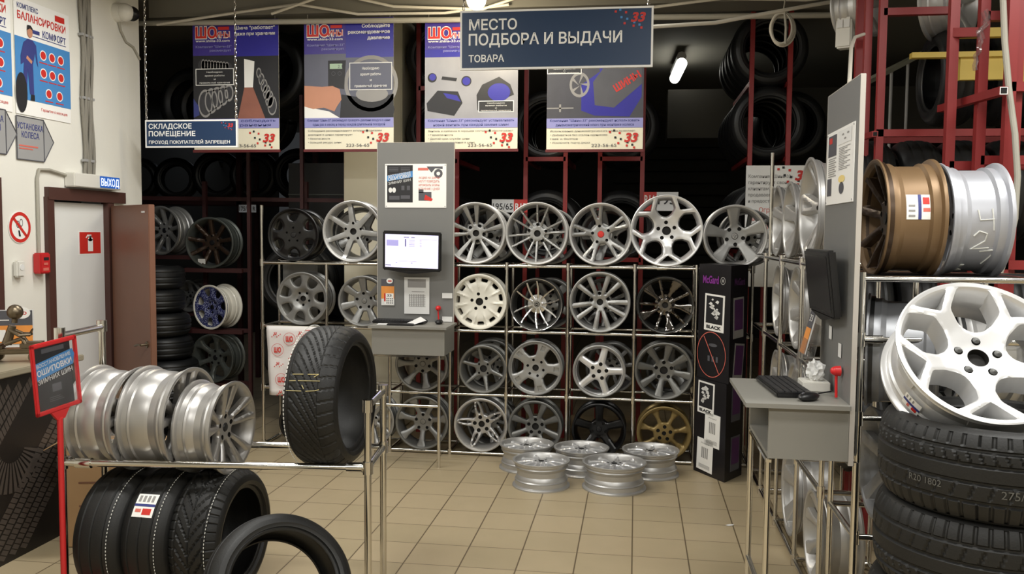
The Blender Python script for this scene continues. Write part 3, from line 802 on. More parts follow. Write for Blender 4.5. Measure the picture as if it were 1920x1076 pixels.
# ------------------------------------------------------------------ hanging things: signs and posters
def squares33(root, x, z, s, dy=-.004, mb_red=None, blue=ink, txt=True):
    a, b = MB(), MB()
    for i, (px, pz, c) in enumerate(((-1.75, .5, 0), (-1.4, .62, 1), (-.95, .42, 0), (-1.3, .05, 1), (-.85, -.08, 1), (-1.05, -.42, 0), (-.3, -.35, 1), (.3, .1, 1), (-.35, -.62, 0), (.1, -.55, 1), (.25, -.78, 0))):
        q = .085; (a if c == 0 else b).rect(x+(px-q)*s, z+(pz-q)*s, x+(px+q)*s, z+(pz+q)*s, dy)
    if txt: a.text('33', x, z-.3*s, .72*s, 1.15*s, y=dy-.001, bold=.04, align='C', shear=.25)
    a.build('red_emblem', red, root, 0); b.build('emblem_squares', blue, root, 0)
def hanging_sign(loc, w, h, label, lines, chains, embl):
    o = empty('hanging_sign', loc, (0, 0, 0), label, 'sign')
    MB().box((w/2, .01, h/2), (w, .02, h)).build('board', white, o, 0)
    f = .012
    MB().rect(f, f, w-f, h-f, -.001).build('navy_field', navy, o, 0)
    mb = MB()
    for s, x, z, hh, ww in lines: mb.text(s, x, z, hh, ww, y=-.002, bold=.018)
    mb.build('lettering', white, o, 0)
    squares33(o, *embl, dy=-.0025, blue=skyblue)
    for x, ztop in chains:
        mb = MB(); n = int((ztop-h)/.03)
        for k in range(n):
            z = h+.005+k*.03; a = PI/2*(k % 2)
            pts = [(x+.007*math.cos(t)*math.cos(a), .01+.007*math.cos(t)*math.sin(a), z+.015+.019*math.sin(t)) for t in [2*PI*q/10 for q in range(10)]]
            mb.tube(pts, .0028, 5, True)
        mb.build('chain', chrome, o)
    return o
hanging_sign((-1.071, 5.2, 2.728), 1.148, .351, 'large navy hanging sign with three lines of white capitals at top centre',
             [('МЕСТО', .055, .236, .062, .29), ('ПОДБОРА И ВЫДАЧИ', .053, .146, .066, .915), ('ТОВАРА', .053, .046, .042, .216)], [(.02, .9), (1.12, .9)], (1.06, .285, .075))
hanging_sign((-3.78, 6.3, 2.385), .755, .212, 'small navy hanging sign forbidding customers by the left wall corner',
             [('СКЛАДСКОЕ', .03, .145, .038, .355), ('ПОМЕЩЕНИЕ', .03, .088, .038, .385), ('ПРОХОД ПОКУПАТЕЛЕЙ ЗАПРЕЩЕН', .03, .03, .024, .665)], [(.006, 1.2), (.742, 1.2)], (.7, .165, .04))

def tyre_poster(x, z, w, h, label, head, band, body, pic, phone=True):
    o = sheet('hanging_poster', w, h, cream, (x, 6.8, z), (0, 0, 0), label, 'poster', .003)
    X = lambda a: a*w
    Z = lambda a: a*h
    MB().rect(0, Z(.73), w, h, -.001).build('purple_field', purple, o, 0)
    pic(o, w, h, X, Z)
    MB().rect(0, Z(.165), w, Z(.24), -.003).build('lilac_band', lilac, o, 0)
    a = MB().text('ШО', X(.03), Z(.865), Z(.085), X(.26), y=-.004, bold=.075); a.text('ИНЫ', X(.27), Z(.865), Z(.045), X(.17), y=-.0042, bold=.06); a.build('emblem_outline', white, o, 0)
    a = MB().text('ШО', X(.035), Z(.868), Z(.08), X(.25), y=-.005, bold=.04); a.text('ИНЫ', X(.275), Z(.868), Z(.04), X(.16), y=-.0052, bold=.02); a.rect(X(.3), Z(.925), X(.43), Z(.95), -.005); a.build('red_emblem', red, o, 0)
    a = MB().text('www.shina-33.com', X(.035), Z(.835), Z(.02), X(.4), y=-.004, bold=.012)
    for k, s in enumerate(head): a.text(s, X(.96), Z(.925-.045*k), Z(.026), X(min(.47, len(s)*.031)), y=-.004, bold=.02, align='R')
    a.build('white_lettering', white, o, 0)
    a = MB().text('Компания "Шины-33"', X(.035), Z(.79), Z(.018), X(.42), y=-.004, bold=.01); a.text('рекомендует', X(.2), Z(.76), Z(.018), X(.25), y=-.004, bold=.01); a.build('pale_lettering', lilac, o, 0)
    a = MB()
    for k, s in enumerate(band): a.text(s, X(.5), Z(.213-.033*k), Z(.02), X(.93-.12*k), y=-.004, bold=.012, align='C')
    a.build('band_lettering', bluetxt, o, 0)
    a = MB()
    for k, s in enumerate(body): a.text(s, X(.04), Z(.135-.03*k), Z(.014), X(min(.92, len(s)*.018)), y=-.004)
    if phone: a.text('223-56-65', X(.47), Z(.018), Z(.024), X(.26), y=-.004)
    a.build('body_lettering', inkdim, o, 0)
    squares33(o, X(.88), Z(.085), X(.125), blue=ink)
    MB().box((w/2, .0, -.012), (w*1.02, .018, .022)).build('bottom_rod', redsteeld, o, 0)
    a = MB(); a.cyl((w*.04, 0, h), (w*.04, 0, h+.12), .002); a.cyl((w*.96, 0, h), (w*.96, 0, h+.12), .002); a.build('hanging_wire', conduit, o)
    return o
def caption(o, x0, z0, x1, z1, y=-.004, field=ink):
    o = MB().rect(x0, z0, x1, z1, y).build('caption', white, o, 0)
    e = .006; MB().rect(x0+e, z0+e, x1-e, z1-e, y-.0005).build('caption_field', field, o, 0)
    a = MB(); hh = (z1-z0)
    for k, s in enumerate(('Необходимо', 'время работы', 'и', 'правильный хранение')): a.text(s, (x0+x1)/2, z1-hh*(.26+.21*k), hh*.1, min((x1-x0)*.85, len(s)*.014), y=y-.001, align='C')
    a.build('caption_lettering', white, o, 0)
def pic_store(o, w, h, X, Z):
    MB().rect(0, Z(.24), w, Z(.73), -.0015).build('photo_field', ink, o, 0)
    MB().rect(X(.5), Z(.72), w, h, -.0018).build('blue_field', purpled, o, 0)
    MB().flat([(X(.52), Z(.24)), (X(.84), Z(.24)), (X(.7), Z(.48)), (X(.6), Z(.48))], -.002).build('printed_floor', mat('print_floor', (150, 96, 80), .4, 0, .25, 6), o, 0)
    MB().flat([(X(.6), Z(.48)), (X(.7), Z(.48)), (X(.72), Z(.68)), (X(.6), Z(.7))], -.002).build('printed_daylight', white, o, 0)
    a = MB()
    b = MB()
    for k in range(9): b.disc(X(.12+.035*k), Z(.66-.003*k), X(.062), -.0021, 20, X(.06))
    for k in range(5): b.disc(X(.14+.07*k), Z(.36+.02*k), X(.085-.01*k), -.0021-.00005*k, 24, X(.155-.015*k))
    for k in range(6): b.disc(X(.92-.03*k), Z(.34+.05*k), X(.054-.005*k), -.0021, 20, X(.105-.01*k))
    b.build('printed_rubber', mat('print_rubber', (58, 58, 62), .4, 0, .5, 14), o, 0)
    for k in range(9): a.ring(X(.12+.035*k), Z(.66-.003*k), X(.05), X(.062), -.0025, 20, .4)
    for k in range(5): a.ring(X(.14+.07*k), Z(.36+.02*k), X(.13-.015*k), X(.155-.015*k), -.0025, 24, .55)
    for k in range(6): a.ring(X(.92-.03*k), Z(.34+.05*k), X(.09-.01*k), X(.108-.01*k), -.0025, 20, .5)
    a.build('printed_tyres', inkgrey, o, 0)
    MB().flat([(0, Z(.25)), (X(.07), Z(.27)), (X(.06), Z(.34)), (0, Z(.4))], -.003).build('printed_blue', bluetxt, o, 0)
    caption(o, X(.03), Z(.5), X(.48), Z(.63))
def pic_gauge(o, w, h, X, Z):
    MB().rect(0, Z(.24), w, Z(.73), -.0015).build('photo_field', mat('print_steel', (92, 94, 110), .4, 0, .25, 3), o, 0)
    MB().rect(X(.47), Z(.7), w, h, -.0018).build('blue_field', purpled, o, 0)
    a = MB().flat([(X(.27), Z(.48)), (X(.45), Z(.46)), (X(.47), Z(.68)), (X(.27), Z(.68))], -.0025); a.disc(X(.75), Z(.3), X(.26), -.002, 28, Z(.12)); a.flat([(X(.4), Z(.24)), (w, Z(.24)), (w, Z(.42)), (X(.75), Z(.38)), (X(.42), Z(.42))], -.0022); a.build('printed_gauge', ink, o, 0)
    MB().rect(X(.29), Z(.615), X(.43), Z(.655), -.0035).build('printed_display', lcd, o, 0)
    a = MB().text('2.1', X(.38), Z(.622), Z(.024), X(.05), y=-.004); a.ring(X(.33), Z(.58), X(.018), X(.022), -.0035, 14); a.ring(X(.4), Z(.58), X(.018), X(.022), -.0035, 14); a.build('printed_buttons', inkdim, o, 0)
    a = MB().flat([(0, Z(.33)), (X(.1), Z(.31)), (X(.22), Z(.32)), (X(.34), Z(.29)), (X(.37), Z(.33)), (X(.42), Z(.38)), (X(.4), Z(.46)), (X(.32), Z(.485)), (X(.2), Z(.48)), (0, Z(.49))], -.003); a.build('printed_hand', skin, o, 0)
    a = MB().flat([(0, Z(.24)), (X(.4), Z(.24)), (X(.28), Z(.29)), (0, Z(.33))], -.0028); a.build('printed_sleeve', white, o, 0)
    a = MB().ring(X(.75), Z(.5), X(.26), X(.3), -.0022, 30); a.disc(X(.76), Z(.42), X(.18), -.0027, 24, Z(.06)); a.build('printed_hubcap', inkgrey, o, 0)
    caption(o, X(.51), Z(.45), X(.985), Z(.66), -.0045, mat('print_slate', (84, 86, 104), .4))
def pic_wheel(o, w, h, X, Z):
    MB().rect(0, Z(.24), w, Z(.75), -.0015).build('photo_field', mat('print_alloy', (150, 150, 156), .3, 0, .35, 3), o, 0)
    MB().rect(0, Z(.72), w, Z(.78), -.0018).build('blue_field', purpled, o, 0)
    a = MB().flat([(X(.03), Z(.3)), (X(.32), Z(.26)), (X(.41), Z(.36)), (X(.36), Z(.45)), (X(.14), Z(.46)), (X(.02), Z(.36))], -.0025); a.flat([(X(.57), Z(.3)), (X(.96), Z(.42)), (X(.92), Z(.5)), (X(.8), Z(.56)), (X(.62), Z(.5)), (X(.56), Z(.42))], -.0025)
    a.disc(X(.08), Z(.56), X(.05), -.0025); a.disc(X(.45), Z(.53), X(.055), -.0025); a.flat([(X(.18), Z(.545)), (X(.34), Z(.53)), (X(.35), Z(.555)), (X(.19), Z(.57))], -.0025); a.build('printed_openings', ink, o, 0)
    a = MB().flat([(X(.2), Z(.44)), (X(.35), Z(.42)), (X(.39), Z(.37)), (X(.24), Z(.4))], -.003); a.disc(X(.8), Z(.44), X(.12), -.003, 20, Z(.07)); a.disc(X(.45), Z(.53), X(.042), -.003); a.disc(X(.085), Z(.565), X(.036), -.003); a.build('printed_blue', purpled, o, 0)
    caption(o, X(.58), Z(.285), X(.96), Z(.375))
def pic_wrench(o, w, h, X, Z):
    MB().rect(0, Z(.24), w, Z(.75), -.0015).build('photo_field', mat('print_asphalt', (70, 70, 78), .5, 0, .2, 10), o, 0)
    a = MB().flat([(X(.36), Z(.3)), (X(.5), Z(.26)), (X(.86), Z(.25)), (X(.98), Z(.4)), (X(.98), Z(.75)), (X(.5), Z(.75)), (X(.55), Z(.6)), (X(.36), Z(.5))], -.002); a.build('printed_overalls', purpled, o, 0)
    MB().flat([(X(.5), Z(.34)), (X(.7), Z(.32)), (X(.98), Z(.5)), (X(.98), Z(.7)), (X(.62), Z(.66)), (X(.48), Z(.52))], -.0025).build('printed_glove', inkdim, o, 0)
    a = MB().ring(X(.34), Z(.5), X(.1), X(.13), -.0022, 24, .8); 
    for k in range(5): a.flat([(X(.34)+X(.01)*math.cos(k*1.26+1.57), Z(.5)+X(.01)*math.sin(k*1.26+1.57)), (X(.34)+X(.085)*math.cos(k*1.26-.15), Z(.5)+X(.1)*math.sin(k*1.26-.15)), (X(.34)+X(.085)*math.cos(k*1.26+.15), Z(.5)+X(.1)*math.sin(k*1.26+.15))], -.0024)
    a.rect(0, Z(.315), X(.28), Z(.325), -.0022); a.rect(X(.13), Z(.29), X(.15), Z(.35), -.0022); a.build('printed_wheel', inkgrey, o, 0)
    MB().flat([(X(.46), Z(.68)), (X(.62), Z(.7)), (X(.66), Z(.75)), (X(.46), Z(.75))], -.0027).build('printed_hand', skin, o, 0)
    MB().text('ШИНЫ', X(.72), Z(.44), Z(.055), X(.3), y=-.004, bold=.04, rot=.55).build('printed_badge', red, o, 0)
    caption(o, X(0), Z(.585), X(.36), Z(.65))
tyre_poster(-3.644, 2.416, .742, 1.05, 'purple poster of a tyre store aisle, leftmost of the four', ('Шина "работает"', 'даже при хранении'), ('рекомендует соблюдать', 'условия хранения'), ('Хранение:', '  в вертикальном', '  прочее время'), pic_store)
tyre_poster(-2.685, 2.416, .745, 1.04, 'purple poster of a hand with a pressure gauge', ('Соблюдайте', 'рекомендованное', 'давление'), ('Компания "Шины-33" рекомендует проверять давление воздуха в шине', 'один раз в месяц и перед каждой длительной поездкой'), ('Соблюдение рекомендованного автопроизводителем', 'давления в шинах гарантирует', '• безопасность', '• больший ресурс шины'), pic_gauge)
tyre_poster(-1.684, 2.412, .746, 1.0, 'purple poster of a wheel close-up left under the large navy sign', ('Меняйте', 'вентиль'), ('Компания "Шины-33" рекомендует устанавливать', 'новый вентиль при каждой замене шины'), ('Вентиль и колпачок в хорошем состоянии обеспечивают:', '• Герметичность', '• Долгий срок службы шины', '• Сохранение давления в шине'), pic_wheel)
tyre_poster(-.709, 2.405, .745, .99, 'purple poster of blue overalls and a wheel, rightmost of the four', ('Затяжка', 'колес'), ('Компания "Шины-33" рекомендует использовать', 'динамометрический ключ при монтаже колеса'), ('Использование динамометрического ключа позволяет:', '• Добиваться без отклон одинаково', '   гаек и болтов', '• Исключить порчу диска'), pic_wrench)

# guarantee board behind the rack
p0 = at_y(1395, 480, 7.31); p1 = at_y(1525, 310, 7.31)
w, h = p1.x-p0.x, p1.z-p0.z+.25
o = sheet('notice_board', w, h, white, (p0.x, 7.312, p0.z-.25), (0, 0, 0), 'white notice board with red squares behind the rack by the tall chrome post', 'board')
mb = MB()
for k, s in enumerate(('Компания «Шина-33»', 'гарантирует своим', 'клиентам качество', 'продаваемого товара', 'и предоставляемых услуг')): mb.text(s, .02, h-.1-.05*k, .027, min(w*.95, len(s)*.0195), y=-.002, bold=.01)
for k in range(3): mb.text('обслуживание шин', .02, h-.56-.06*k, .018, w*.7, y=-.002)
mb.build('grey_lettering', inkgrey, o, 0)
mb = MB()
for k, s in enumerate(('Ограничения', 'на предоставление', 'гарантии качества')): mb.text(s, w*.5, h-.38-.068*k, .042, min(w*.92, len(s)*.028), y=-.002, align='C')
mb.build('red_lettering', redpale, o, 0)
squares33(o, w*.85, h-.085, .11)
# chrome suspension pipe, cables and lamps under the ceiling
o = empty('ceiling_pipe', (-5.6, 6.76, 3.47), (0, 0, 0), 'long grey pipe under the ceiling carrying the purple posters', 'pipe')
MB().cyl((0, 0, 0), (7.1, 0, -.1), .022, n=12).build('tube', conduit, o)
for k, (pts, lab) in enumerate((
    ([(-3.9, 6.7, 3.42), (-3.2, 6.7, 3.5), (-2.7, 6.7, 3.55), (-2.2, 6.7, 3.46), (-1.5, 6.7, 3.45), (-1, 6.7, 3.5)], 'sagging white cable above the two left purple posters'),
    ([(-2.9, 6.66, 3.47), (-2.4, 6.66, 3.62), (-1.9, 6.66, 3.5), (-1.2, 6.66, 3.46), (-.9, 6.66, 3.55)], 'white cable crossing behind the large navy sign'),
    ([(.08, 5.9, 3.12), (.5, 6, 3.16), (1.1, 6.2, 3.3), (1.5, 6.3, 3.38)], 'thick white cable rising right from the large navy sign'),
    ([(.1, 6.7, 3.45), (.6, 6.7, 3.5), (1.2, 6.7, 3.47), (1.7, 6.7, 3.52)], 'thin white cable near the ceiling above the coil'))):
    o = MB().tube(pts, .011 if k != 2 else .013).build('cable', cablew); tag(o, lab, 'cable')
c = at_y(1467, 54, 6.5)
o = empty('cable_coil', c, (0, 0, 0), 'coil of white cable hanging at top right of centre', 'cable')
mb = MB()
for k in range(6):
    pts = [((.068+.006*(k % 3))*math.cos(t)*1.05+.004*k-.01, .01*k-.02, (.105+.008*(k % 2))*math.sin(t)+.004*math.sin(k)) for t in [2*PI*q/28 for q in range(28)]]
    mb.tube(pts, .007, 6, True)
mb.build('loops', cablew, o)
mb = MB().tube([(0, 0, .1), (.02, 0, .25), (.0, 0, .4)], .005); mb.tube([(.01, -.02, .11), (.02, -.03, 0), (.02, -.02, -.11)], .009); mb.build('tie', conduit, o)
o = empty('light_bulb', at_y(893, 0, 6.2), (0, 0, 0), 'round glowing bulb at the ceiling above the large navy sign', 'lamp')
MB().ball((0, 0, 0), .07, 10).build('bulb', bulbglow, o)
MB().cyl((0, 0, .05), (0, 0, .12), .03).build('socket', whiteplastic, o)
pl = bpy.data.lights.new('bulb_light', 'POINT'); pl.energy = 26; pl.color = (1, .86, .6); pl.shadow_soft_size = .07
q = bpy.data.objects.new('bulb_light', pl); COL.objects.link(q); q.location = at_y(893, 14, 6.2)+Vector((0, 0, -.06))
o = empty('fluorescent_lamp', (0, 0, 0), (0, 0, 0), 'lit fluorescent lamp over the dark storage aisle', 'lamp')
MB().cyl(at_y(1278, 119, 8.95)+Vector((0, 0, .0)), at_y(1265, 147, 9.85), .055, n=14).build('tube', lampglow, o)
MB().cyl(at_y(1278, 119, 8.95)+Vector((0, 0, .07)), at_y(1265, 147, 9.85)+Vector((0, 0, .07)), .05, n=8).build('fixture', greypaint, o)
o = empty('junction_box', at_y(1585, 62, 5.9), (0, 0, -.5), 'white junction box on a red post at top right', 'box')
MB().box((0, 0, 0), (.1, .09, .2), bev=.01).build('housing', whiteplastic, o)
mb = MB().box((-.02, -.045, .05), (.035, .02, .05)); mb.box((.022, -.045, .05), (.035, .02, .05)); mb.build('breaker', paper, o)
MB().tube([(0, -.02, .1), (-.08, -.02, .22), (-.06, -.02, .4), (-.04, -.02, .7)], .011).build('cable', cablew, o)
o = MB().tube([at_y(1620, 64, 5.0), at_y(1603, 70, 4.9), at_y(1596, 90, 4.6), at_y(1593, 150, 4.0), at_y(1590, 200, 4.02)], .009).build('cable', cablew); tag(o, 'white cable dropping behind the top of the right grey panel', 'cable')
o = MB().tube([at_y(u, v, y) for u, v, y in ((1880, -20, 4.4), (1884, 80, 4.4), (1892, 170, 4.38), (1903, 250, 4.36), (1908, 330, 4.35), (1903, 410, 4.34), (1886, 480, 4.33), (1868, 530, 4.32))], .014, 10).build('hose', conduit)
tag(o, 'thick grey hose hanging down at the right picture edge', 'hose')

# ------------------------------------------------------------------ chrome tube racks
def rack(name, loc, rz, label, posts, rails, joints, r=.0125, plates=()):
    o = empty(name, loc, (0, 0, rz), label, 'rack')
    for x, y, z0, z1 in posts: MB().cyl((x, y, z0), (x, y, z1), r, n=14).build('post', chrome, o)
    for a, b in rails: MB().cyl(a, b, r, n=14).build('rail', chrome, o)
    for p, ax in joints:
        p = Vector(p); k = {'z': Vector((0, 0, .028)), 'x': Vector((.035, 0, 0)), 'y': Vector((0, .03, 0))}[ax]
        MB().cyl(p-k, p+k, r*1.45, n=12).build('clamp', chrome, o)
    for c, dd in plates: MB().box(c, dd).build('shelf_plate', dark, o)
    return o
RY, RB = 6.62, 6.96
PX = [-2.98, -1.92, -1.432, -.985, -.512, -.005, .455, .86]
SZ = [.02, .485, .985, 1.495]
posts = [(x, RY, 0, 1.955 if i == 0 else 1.51) for i, x in enumerate(PX)]+[(x, RB, 0, 1.51) for x in PX]+[(-2.44, RY, .985, 1.495)]
rails = [((PX[0], y, z), (PX[-1], y, z)) for y in (RY, RB) for z in SZ]+[((x, RY, z), (x, RB, z)) for x in PX for z in SZ]
joints = [((x, RY, z), 'z') for x in PX for z in SZ]+[((PX[i]+.2, RY, z), 'x') for i in range(1, 7, 2) for z in SZ[1:]]
rack('display_rack', (0, 0, 0), 0, 'long chrome tube rack with four shelves of wheels facing the room', posts, rails, joints)
YS = [6.45, 5.96, 5.32, 4.68, 4.08]
SR = [.03, .575, 1.105, 1.605]
posts = [(.86, y, 0, 1.62) for y in YS[1:]]+[(1.24, y, 0, 1.62) for y in YS]+[(.86, 5.8, 1.6, 2.28)]
rails = [((x, YS[0], z), (x, YS[-1], z)) for x in (.86, 1.24) for z in SR]+[((.86, y, z), (1.24, y, z)) for y in YS for z in SR]
joints = [((.86, y, z), 'z') for y in YS[1:] for z in SR]
rack('display_rack', (0, 0, 0), 0, 'chrome tube rack running back along the right side behind the grey panel', posts, rails, joints)
FX = [.885, 1.5, 2.1]
posts = [(x, y, 0, 1.61) for x in FX for y in (3.56, 4.0)]
SF = [.05, .55, 1.03, 1.345]
rails = [((FX[0], y, z), (FX[-1], y, z)) for y in (3.56, 4.0) for z in SF+[1.585]]+[((x, 3.56, z), (x, 4.0, z)) for x in FX for z in SF+[1.585]]
joints = [((.885, 3.56, z), 'z') for z in (.55, 1.03, 1.345)]+[((.93, 3.56, 1.345), 'x')]
rack('display_rack', (0, 0, 0), 0, 'chrome tube rack in the right foreground behind the tyre stack', posts, rails, joints, plates=[((1.49, 3.78, 1.59), (1.2, .44, .008))])
LRZ = R_(6.3); LRO = (-2.571, 3.562, 0)
LL, LD = 1.40, .38
posts = [(0, 0, 0, 1.3), (0, LD, 0, 1.29), (LL, 0, 0, .985), (LL, LD, 0, .985)]
rails = [((0, y, .69), (LL, y, .69)) for y in (0, LD)]+[((0, 0, 1.27), (0, LD, 1.27)), ((LL, 0, .97), (LL, LD, .97)), ((LL, 0, .69), (LL, LD, .69)), ((0, 0, .69), (0, LD, .69))]
joints = [((x, y, .69), 'z') for x in (0, LL) for y in (0, LD)]+[((LL-.06, 0, .69), 'x'), ((.1, 0, .69), 'x'), ((0, 0, 1.28), 'z'), ((0, LD, 1.275), 'z'), ((LL, 0, .972), 'z'), ((LL, LD, .972), 'z')]
LR = rack('display_rack', LRO, LRZ, 'low chrome tube rack in the left foreground holding rims and a tyre', posts, rails, joints, r=.0165)
def left_rack_pt(x, y, z): return Vector(LRO)+Vector((x*math.cos(LRZ)-y*math.sin(LRZ), x*math.sin(LRZ)+y*math.cos(LRZ), z))
o = MB().box((-2.82, 7.02, 1.22), (.3, .02, .56)).build('backing_board', greypanel); tag(o, 'plain grey board behind the left end of the long rack', 'board')

# ------------------------------------------------------------------ grey terminals
def kiosk(loc, rz, label, pw, ptop, pbot, dw, dx, ddep, dz, boxh, legs, bar, opened=False):
    """local: panel in the plane y=0 from x=0..pw, desk towards -y"""
    o = empty('sales_terminal', loc, (0, 0, rz), label, 'terminal')
    MB().box((pw/2, .009, (ptop+pbot)/2), (pw, .018, ptop-pbot)).build('panel', greypanel, o, 0)
    mb = MB()
    for x in (-.002, pw+.002): mb.box((x, .009, (ptop+pbot)/2), (.004, .019, ptop-pbot))
    mb.box((pw/2, .009, ptop+.001), (pw, .019, .003)); mb.build('edge_strip', edgeband, o, 0)
    MB().box((dx+dw/2, -ddep/2, dz-.008), (dw, ddep, .017)).build('desk_top', greydesk, o, 0)
    b = MB(); t = .016; y0, y1 = (-ddep+.09 if opened else -ddep+.03), -.002; x0, x1 = dx+.02, dx+dw-.02; zb = dz-.017-boxh
    b.box((x0+t/2, (y0+y1)/2, zb+boxh/2), (t, y1-y0, boxh)); b.box((x1-t/2, (y0+y1)/2, zb+boxh/2), (t, y1-y0, boxh)); b.box(((x0+x1)/2, (y0+y1)/2, zb+t/2), (x1-x0-.03, y1-y0, t))
    b.box(((x0+x1)/2, (y1-t/2 if opened else y0+t/2-.001), zb+boxh/2), (x1-x0+(-.03 if opened else .001), t, boxh+.001)); b.build('drawer_box', greydesk, o, 0)
    for x, y in legs: MB().cyl((x, y, 0), (x, y, zb-.004), .0125, n=14).build('leg', chrome, o)
    (xa, ya), (xb, yb) = legs[0], legs[1]
    for z in bar: MB().cyl((xa, ya, z), (xb, yb, z), .0115, n=12).build('crossbar', chrome, o)
    MB().box(((xa+xb)/2, ya, zb-.012), (abs(xb-xa)+.04, .02, .012)).build('under_rail', chrome, o, 0)
    return o
K1 = kiosk((-1.995, 6.545, 0), 0, 'left grey sales terminal with monitor standing before the long rack', .603, 2.437, .84, .592, .04, .38, 1.055, .195, [(.06, -.325), (.567, -.325)], [.46])
K2 = kiosk((.82, 3.985, 0), -PI/2, 'right grey sales terminal seen from its side by the tyre stack', .555, 2.355, .87, .59, -.01, .39, 1.104, .2, [(.03, -.295), (.535, -.295), (.548, .03)], [.3], True)

def child(root, name, mb, m, smooth=0): return mb.build(name, m, root, smooth)
def info_board(root_loc, rz, w, h, label, style):
    o = sheet('notice_board', w, h, white, root_loc, (0, 0, rz), label, 'board')
    X = lambda a: a*w
    Z = lambda a: a*h
    if style == 0:
        child(o, 'dark_page', MB().rect(X(.035), Z(.12), X(.455), Z(.97), -.001), ink)
        child(o, 'blue_ribbon', MB().flat([(X(.035), Z(.6)), (X(.455), Z(.7)), (X(.455), Z(.84)), (X(.035), Z(.73))], -.002), skyblue)
        mb = MB().text('ВОССТАНОВЛЕНИЕ', X(.06), Z(.69), Z(.05), X(.37), y=-.003, rot=.17, bold=.01); mb.text('ОШИПОВКИ', X(.06), Z(.61), Z(.075), X(.37), y=-.003, rot=.17, bold=.02); mb.text('ЗИМНИХ ШИН', X(.06), Z(.52), Z(.06), X(.37), y=-.003, rot=.17)
        mb.disc(X(.09), Z(.4), X(.03), -.003, 16, Z(.06)); mb.disc(X(.15), Z(.4), X(.03), -.003, 16, Z(.06)); child(o, 'lettering', mb, paper)
        mb = MB()
        for k in range(3): mb.rect(X(.06), Z(.9-.035*k), X(.22), Z(.915-.035*k), -.002); mb.rect(X(.26), Z(.9-.035*k), X(.41), Z(.915-.035*k), -.002)
        mb.rect(X(.07), Z(.18), X(.24), Z(.27), -.002); mb.rect(X(.26), Z(.2), X(.41), Z(.28), -.002); mb.rect(X(.27), Z(.4), X(.32), Z(.5), -.002); mb.rect(X(.36), Z(.4), X(.41), Z(.5), -.002)
        child(o, 'small_print', mb, inkdim)
        mb = MB().rect(X(.54), Z(.85), X(.71), Z(.91), -.001)
        for k, s in enumerate(('АКЦИЯ НА ШИНЫ', 'МОГУТ ПОВРЕДИТЬ', 'АВТОМОБИЛЬ ЗА ВИНЫ', 'В ТЕЧЕНИЕ 3 ДНЕЙ')): mb.text(s, X(.72), Z(.66-.085*k), Z(.05), X(.34), y=-.0015, align='C')
        child(o, 'red_lettering', mb, redpale)
        mb = MB().rect(X(.55), Z(.16), X(.76), Z(.36), -.001); mb.rect(X(.55), Z(.34), X(.63), Z(.42), -.001); mb.ring(X(.87), Z(.78), X(.03), X(.07), -.001, 24); mb.flat([(X(.68), Z(.94)), (X(.94), Z(.94)), (X(.94), Z(.88)), (X(.82), Z(.9)), (X(.76), Z(.8))], -.001); child(o, 'printed_picture', mb, inkdim)
        mb = MB().flat([(X(.64), Z(.18)), (X(.76), Z(.15)), (X(.78), Z(.2)), (X(.66), Z(.3))], -.002); child(o, 'printed_glove', mb, red)
    else:
        mb = MB().rect(X(.06), Z(.66), X(.38), Z(.95), -.001); mb.rect(X(.05), Z(.12), X(.22), Z(.36), -.001); mb.disc(X(.6), Z(.2), X(.09), -.001, 20, Z(.08)); child(o, 'printed_picture', mb, inkdim)
        child(o, 'printed_red', MB().rect(X(.1), Z(.84), X(.22), Z(.92), -.0015), red)
        child(o, 'printed_yellow', MB().disc(X(.6), Z(.32), X(.12), -.001, 20, Z(.05)), yellowp)
        child(o, 'glossy_sticker', MB().rect(X(.44), Z(.78), X(.92), Z(.96), -.0015), paper)
        mb = MB()
        for k in range(14): mb.rect(X(.48), Z(.73-.022*k), X(.88-.1*(k % 3)), Z(.74-.022*k), -.001)
        for k in range(9): mb.rect(X(.08), Z(.62-.03*k), X(.38-.05*(k % 2)), Z(.635-.03*k), -.001)
        for x, z in ((.7, .84), (.62, .9), (.8, .9)): mb.disc(X(x), Z(z), X(.04), -.002, 12, Z(.014))
        child(o, 'small_print', mb, inkgrey)
    mb = MB()
    for x in (.02, .98):
        for z in (.03, .97): mb.cyl((X(x), 0, Z(z)), (X(x), -.002, Z(z)), .004, n=8)
    child(o, 'screw', mb, greypaint)
    return o
p0 = at_y(722, 389, 6.54); p1 = at_y(837, 307, 6.54)
info_board((p0.x, 6.54, p0.z), 0, p1.x-p0.x, p1.z-p0.z, 'white notice board on the left grey panel above the lit monitor', 0)
q0 = at_x(1548, 385, .815); q1 = at_x(1603, 230, .815)
info_board((.815, q0.y, q0.z), -PI/2, abs(q1.y-q0.y), at_x(1548, 255, .815).z-q0.z, 'white notice board on the right grey panel', 1)

